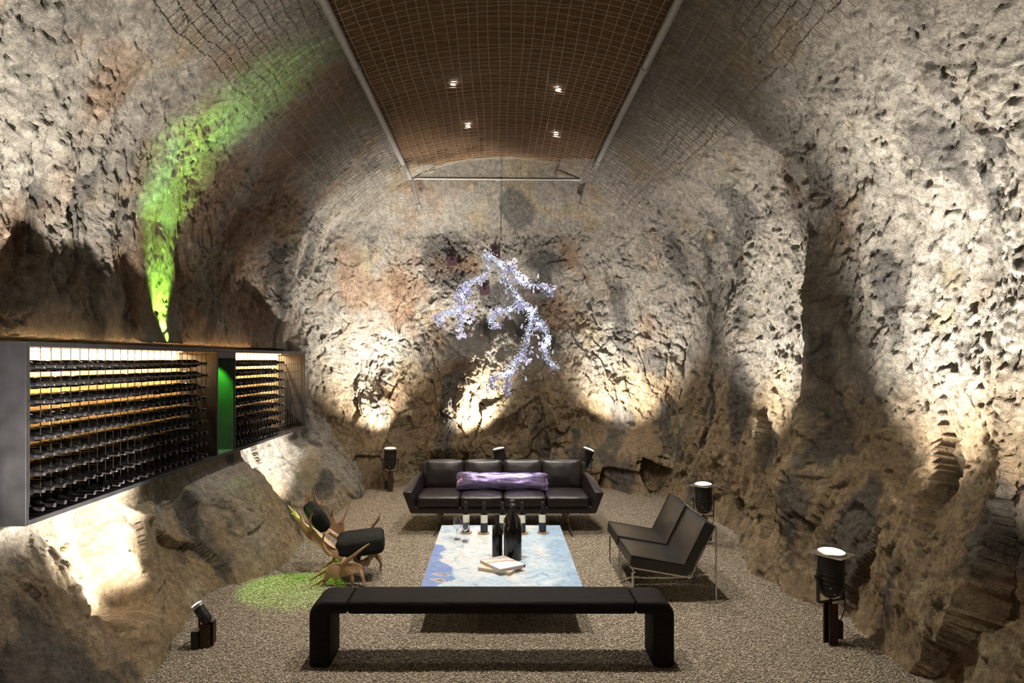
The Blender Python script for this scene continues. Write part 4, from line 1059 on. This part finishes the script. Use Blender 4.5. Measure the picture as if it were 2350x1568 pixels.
# base antler with its tines for legs
Yb_ = 6.47
o4 = [(690, 1135), (800, 1115), (950, 1112), (1060, 1135), (1115, 1170), (1125, 1230), (1105, 1290), (1065, 1255), (1010, 1262), (985, 1290), (945, 1290), (925, 1265), (850, 1260), (790, 1310), (740, 1350), (690, 1340), (640, 1345), (590, 1400), (550, 1420), (525, 1380), (560, 1290), (590, 1200), (640, 1150)]
mb = palm([A(x, y, Yb_ - .03 * math.sin((x - 525) / 200)) for x, y in o4], .032)
ground = lambda zx, Y: Vector(((660 + zx / 6.533 - CX) * Y / F, Y, .008)) - AC
tine(mb, [A(965, 1265, Yb_), A(968, 1360, Yb_ - .01), ground(970, Yb_ - .02)], .022, .013)
tine(mb, [A(1080, 1220, Yb_), A(1120, 1330, Yb_ - .02), ground(1160, Yb_ - .03)], .022, .011)
tine(mb, [A(715, 1330, Yb_), A(722, 1390, Yb_), ground(718, Yb_)], .014, .006)
tine(mb, [A(565, 1380, Yb_), A(545, 1430, Yb_ - .01), ground(527, Yb_ - .02)], .015, .006)
tine(mb, [A(560, 1350, Yb_), A(460, 1420, Yb_ - .03), ground(335, Yb_ - .06)], .018, .006)
tine(mb, [A(610, 1210, Yb_), A(500, 1280, Yb_ + .02), A(400, 1345, Yb_ + .04), A(332, 1397, Yb_ + .05)], .018, .005)
tine(mb, [A(720, 1060, Yb_ + .10), A(630, 1125, Yb_ + .10), A(518, 1205, Yb_ + .08)], .018, .005)
tine(mb, [A(700, 1060, Yb_ + .10), A(780, 1110, Yb_ + .05), A(880, 1130, Yb_)], .026, .034)
mb.build('antler', M['antler'], ach, 60)
Yr = 6.88
mb = MB()
tine(mb, [A(1180, 1110, Yr - .15), A(1240, 1040, Yr - .05), A(1310, 1010, Yr), A(1370, 1070, Yr), A(1400, 1150, Yr), ground(1393, Yr)], .030, .007)
tine(mb, [A(1250, 1010, Yr), A(1330, 995, Yr + .02), A(1390, 1050, Yr + .03), A(1405, 1160, Yr + .04)], .022, .006)
tine(mb, [A(1050, 1130, Yb_ + .1), A(1120, 1130, Yb_ + .18), A(1185, 1110, Yr - .15)], .030, .036)
mb.lathe([(.0, -.02), (.036, -.016), (.043, 0), (.036, .014), (0, .02)], 14, A(1190, 1110, Yr - .16), (.7, -.4, .1))
tine(mb, [A(1050, 1150, Yb_ + .15), A(1060, 1060, Yb_ + .22), A(1080, 1000, Yb_ + .28)], .024, .020)
mb.build('antler', M['antler'], ach, 60)
mb = MB()
tine(mb, [A(1180, 640, Yf - .05), A(1260, 580, Yf), A(1340, 500, Yf + .01), A(1375, 430, Yf + .01), A(1388, 368, Yf + .02)], .020, .005)
tine(mb, [A(780, 760, Yf - .06), A(930, 760, Yf - .06), A(1180, 640, Yf - .05)], .026, .020)
tine(mb, [A(930, 780, Yf - .06), A(960, 950, Yf - .10), A(1020, 1090, Yf - .18)], .022, .022)
tine(mb, [A(640, 650, Yf), A(580, 690, Yf - .1), A(560, 790, Yf - .28), A(600, 900, Yn + .1)], .018, .020)
mb.build('antler', M['antler'], ach, 60)
sc_ = A(1098, 818, 6.70)
cushion('seat_cushion', M['velvet'], ach, sc_, (.435, .43, .165), (0, R(-5), R(9)), r=.045, puff=(.01, .012, .012), wrinkle=.008, seed=3)
bc_ = A(440, 432, 6.86)
cushion('back_cushion', M['velvet'], ach, bc_, (.125, .34, .235), (R(8), R(-34), R(24)), r=.04, puff=(.018, .01, .01), wrinkle=.006, seed=8)

# ------------------------------------------------------------------ chandelier
CHY = 10.70
ctop = P(1149, 575, CHY)
ch = empty('crystal_chandelier', ctop, 0, 'hanging branch chandelier of violet crystal blossoms and white lights', 'chandelier')
def Cp(zx, zy, dy=0.0): return P(980 + zx / 4.356, 560 + zy / 4.356, CHY + dy) - ctop
branches = [[(590, 110), (600, 200), (580, 330), (480, 360), (400, 400), (340, 470), (350, 540), (320, 650), (330, 780), (330, 930)],
            [(340, 640), (260, 680), (170, 700), (110, 740), (130, 800)],
            [(590, 110), (640, 130), (720, 190), (840, 250), (930, 370), (1050, 415), (1180, 430), (1240, 500)],
            [(720, 190), (740, 230), (780, 330), (840, 440), (910, 540), (940, 600), (1040, 680), (1100, 760), (1180, 860), (1210, 960), (1170, 1080), (1220, 1180), (1290, 1230)],
            [(940, 600), (830, 660), (720, 670), (640, 740), (680, 830)],
            [(1040, 680), (1030, 820), (990, 950), (970, 1070), (900, 1170), (830, 1280), (690, 1330), (620, 1420)],
            [(830, 1280), (805, 1380), (800, 1480)]]
beads = MB(); leds = []
def off(bi, t): return .22 * math.sin(bi * 2.1 + 2.6 * t) - .05
ico = bmesh.new(); bmesh.ops.create_icosphere(ico, subdivisions=1, radius=1.0)
ICV = [Vector(v.co) for v in ico.verts]; ICF = [[v.index for v in f.verts] for f in ico.faces]; ico.free()
def blob(mb, c, r): mb.add([c + v * r for v in ICV], ICF)
petals = MB()
for k in range(5):
    a = 2 * math.pi * k / 5; d = Vector((math.cos(a), math.sin(a), .35)); s_ = Vector((-math.sin(a), math.cos(a), 0))
    tip = d * .042; mid = d * .022
    petals.add([(0, 0, 0), mid + s_ * .014 + Vector((0, 0, .004)), tip, mid - s_ * .014 + Vector((0, 0, .004)), mid + Vector((0, 0, -.006))], [(0, 1, 4), (1, 2, 4), (2, 3, 4), (3, 0, 4), (0, 3, 2, 1)])
po = petals.build('blossom', M['crystal'], None, 0); COL.objects.unlink(po); blossom_me = po.data
dm = MB().lathe([(0, .045), (.004, .040), (.008, .022), (.016, 0), (.017, -.010), (.012, -.022), (0, -.028)], 10).build('drop', M['clear'], None); COL.objects.unlink(dm); drop_me = dm.data
lm = MB(); blob(lm, Vector(), .0075); lo_ = lm.build('led', M['led'], None); COL.objects.unlink(lo_); led_me = lo_.data
lm = MB(); blob(lm, Vector(), .021); lo_ = lm.build('led', M['led_big'], None); COL.objects.unlink(lo_); ledb_me = lo_.data
br_obj = []
allp = []
for bi, br in enumerate(branches):
    pts = spl([Cp(x, y, off(bi, i / len(br))) for i, (x, y) in enumerate(br)], 6)
    o = MB().tube(pts, .006, 6).build('branch', M['silver'], ch); br_obj.append(o)
    for i, p in enumerate(pts):
        for _ in range(13):
            blob(beads, p + Vector((random.gauss(0, .030), random.gauss(0, .030), random.gauss(0, .030))), random.uniform(.006, .014))
        allp.append((p, o))
o = beads.build('crystal_beads', M['clear'], ch, 0); o['kind'] = 'stuff'
def add_part(name, me, loc, rot, sc=1.0):
    o = bpy.data.objects.new(name, me); link(o, ch); o.location = loc; o.rotation_euler = rot; o.scale = (sc, sc, sc); return o
clusters = [(380, 430), (300, 490), (430, 420), (340, 650), (410, 650), (110, 740), (140, 790), (400, 755), (560, 310), (890, 270), (930, 370), (1170, 430), (1230, 500), (700, 670), (650, 740), (690, 810), (980, 580), (960, 640), (1090, 820), (1150, 790), (970, 1060), (1190, 1030), (1270, 1220), (990, 1170), (910, 1160), (650, 1340), (630, 1430), (790, 1470), (820, 1280), (310, 640), (330, 540), (340, 900), (800, 240), (1040, 690)]
def nearest_dy(x, y):
    q = Cp(x, y); best = min(allp, key=lambda a: (a[0].x - q.x) ** 2 + (a[0].z - q.z) ** 2); return best[0].y
for (x, y) in clusters:
    c_ = Cp(x, y); c_.y = nearest_dy(x, y)
    for _ in range(7):
        add_part('blossom', blossom_me, c_ + Vector((random.gauss(0, .045), random.gauss(0, .05), random.gauss(0, .045))), (random.uniform(0, 6), random.uniform(0, 6), random.uniform(0, 6)), random.uniform(.85, 1.25))
for i, (p, o) in enumerate(allp):
    if i % 2 == 0:
        add_part('bulb', led_me, p + Vector((random.gauss(0, .03), -.03 + random.gauss(0, .015), random.gauss(0, .03))), (0, 0, 0), random.uniform(.7, 1.3))
for (x, y, s) in ((740, 210, 1), (1210, 960, 1.3), (830, 1280, 1.2), (1130, 800, .8), (910, 530, .8), (925, 375, .8), (345, 520, .7), (1190, 1010, .8), (310, 660, .6), (830, 665, .7)):
    c_ = Cp(x, y); c_.y = nearest_dy(x, y) - .05
    add_part('bright_bulb', ledb_me, c_, (0, 0, 0), s)
stems = MB()
for (x, y) in ((735, 380), (790, 480), (805, 540), (460, 580), (1100, 635), (915, 680), (830, 740), (940, 840), (1100, 940), (1110, 1130), (1265, 1085), (985, 1350), (1060, 490), (1105, 340), (410, 520), (545, 400), (1045, 915), (957, 1240)):
    c_ = Cp(x, y); c_.y = nearest_dy(x, y) - .04
    best = min(allp, key=lambda a: (a[0] - c_).length)[0]
    add_part('crystal_drop', drop_me, c_, (random.uniform(-.5, .5), random.uniform(-.5, .5), 0), 1.15)
    stems.tube([c_ + Vector((0, 0, .03)), best], .0025, 5)
stems.build('drop_wires', M['silver'], ch)
MB().tube([Cp(590, 110, off(0, 0)), (0, 0, .02), (0, 0, 5.27 - ctop.z)], .0035, 6).build('suspension_cable', M['wire'], ch)
MB().tube([(.03, .01, 5.27 - ctop.z), (.012, 0, .6), (0, 0, .02)], .003, 6).build('power_cord', M['wire'], ch)
for gx, gv in ((1060, 690), (1200, 640), (1215, 720), (1255, 790), (1165, 850)):  # added point lights among the branches, to brighten the crystals
    l = bpy.data.lights.new('chandelier_fill', 'POINT'); l.energy = 3.2; l.color = (.62, .74, 1.0); l.shadow_soft_size = .05
    lo = bpy.data.objects.new('chandelier_fill', l); link(lo); lo.location = P(gx, gv, CHY - .28)

# ------------------------------------------------------------------ rock bolt plates on the back wall
for (x, v, lab_) in ((1038, 600, 'square purple steel plate on the rock beside the chandelier top'), (1113, 668, 'square purple steel plate on the rock behind the chandelier branches'), (1137, 584, 'square purple steel plate behind the top of the chandelier'), (1229, 664, 'square purple steel plate on the rock behind the longest chandelier branch')):
    Y = 11.7
    for _ in range(12):
        q = P(x, v, Y); Y = .5 * Y + .5 * float(back_Y(np.array([q.x]), np.array([q.z]))[0])
    q = P(x, v, Y)
    ys = back_Y(q.x + np.array([-.08, .08, -.08, .08, 0]), q.z + np.array([-.08, -.08, .08, .08, 0])).min()
    r = empty('rock_bolt_plate', (q.x, ys - .012, q.z), R(random.uniform(-8, 8)), lab_, 'bolt plate', 'steel plates bolted to the rock')
    MB().box((0, 0, 0), (.165, .010, .165)).build('plate', M['plate'], r, 30, .002, 1)
    MB().lathe([(0, .03), (.016, .028), (.018, .0)], 6, (0, -.006, 0), (0, -1, 0)).build('nut', M['plate'], r, 20)
    MB().tube([(0, 0, 0), (.01, -.06, .02)], .010, 8).build('rod', M['black_steel'], r)
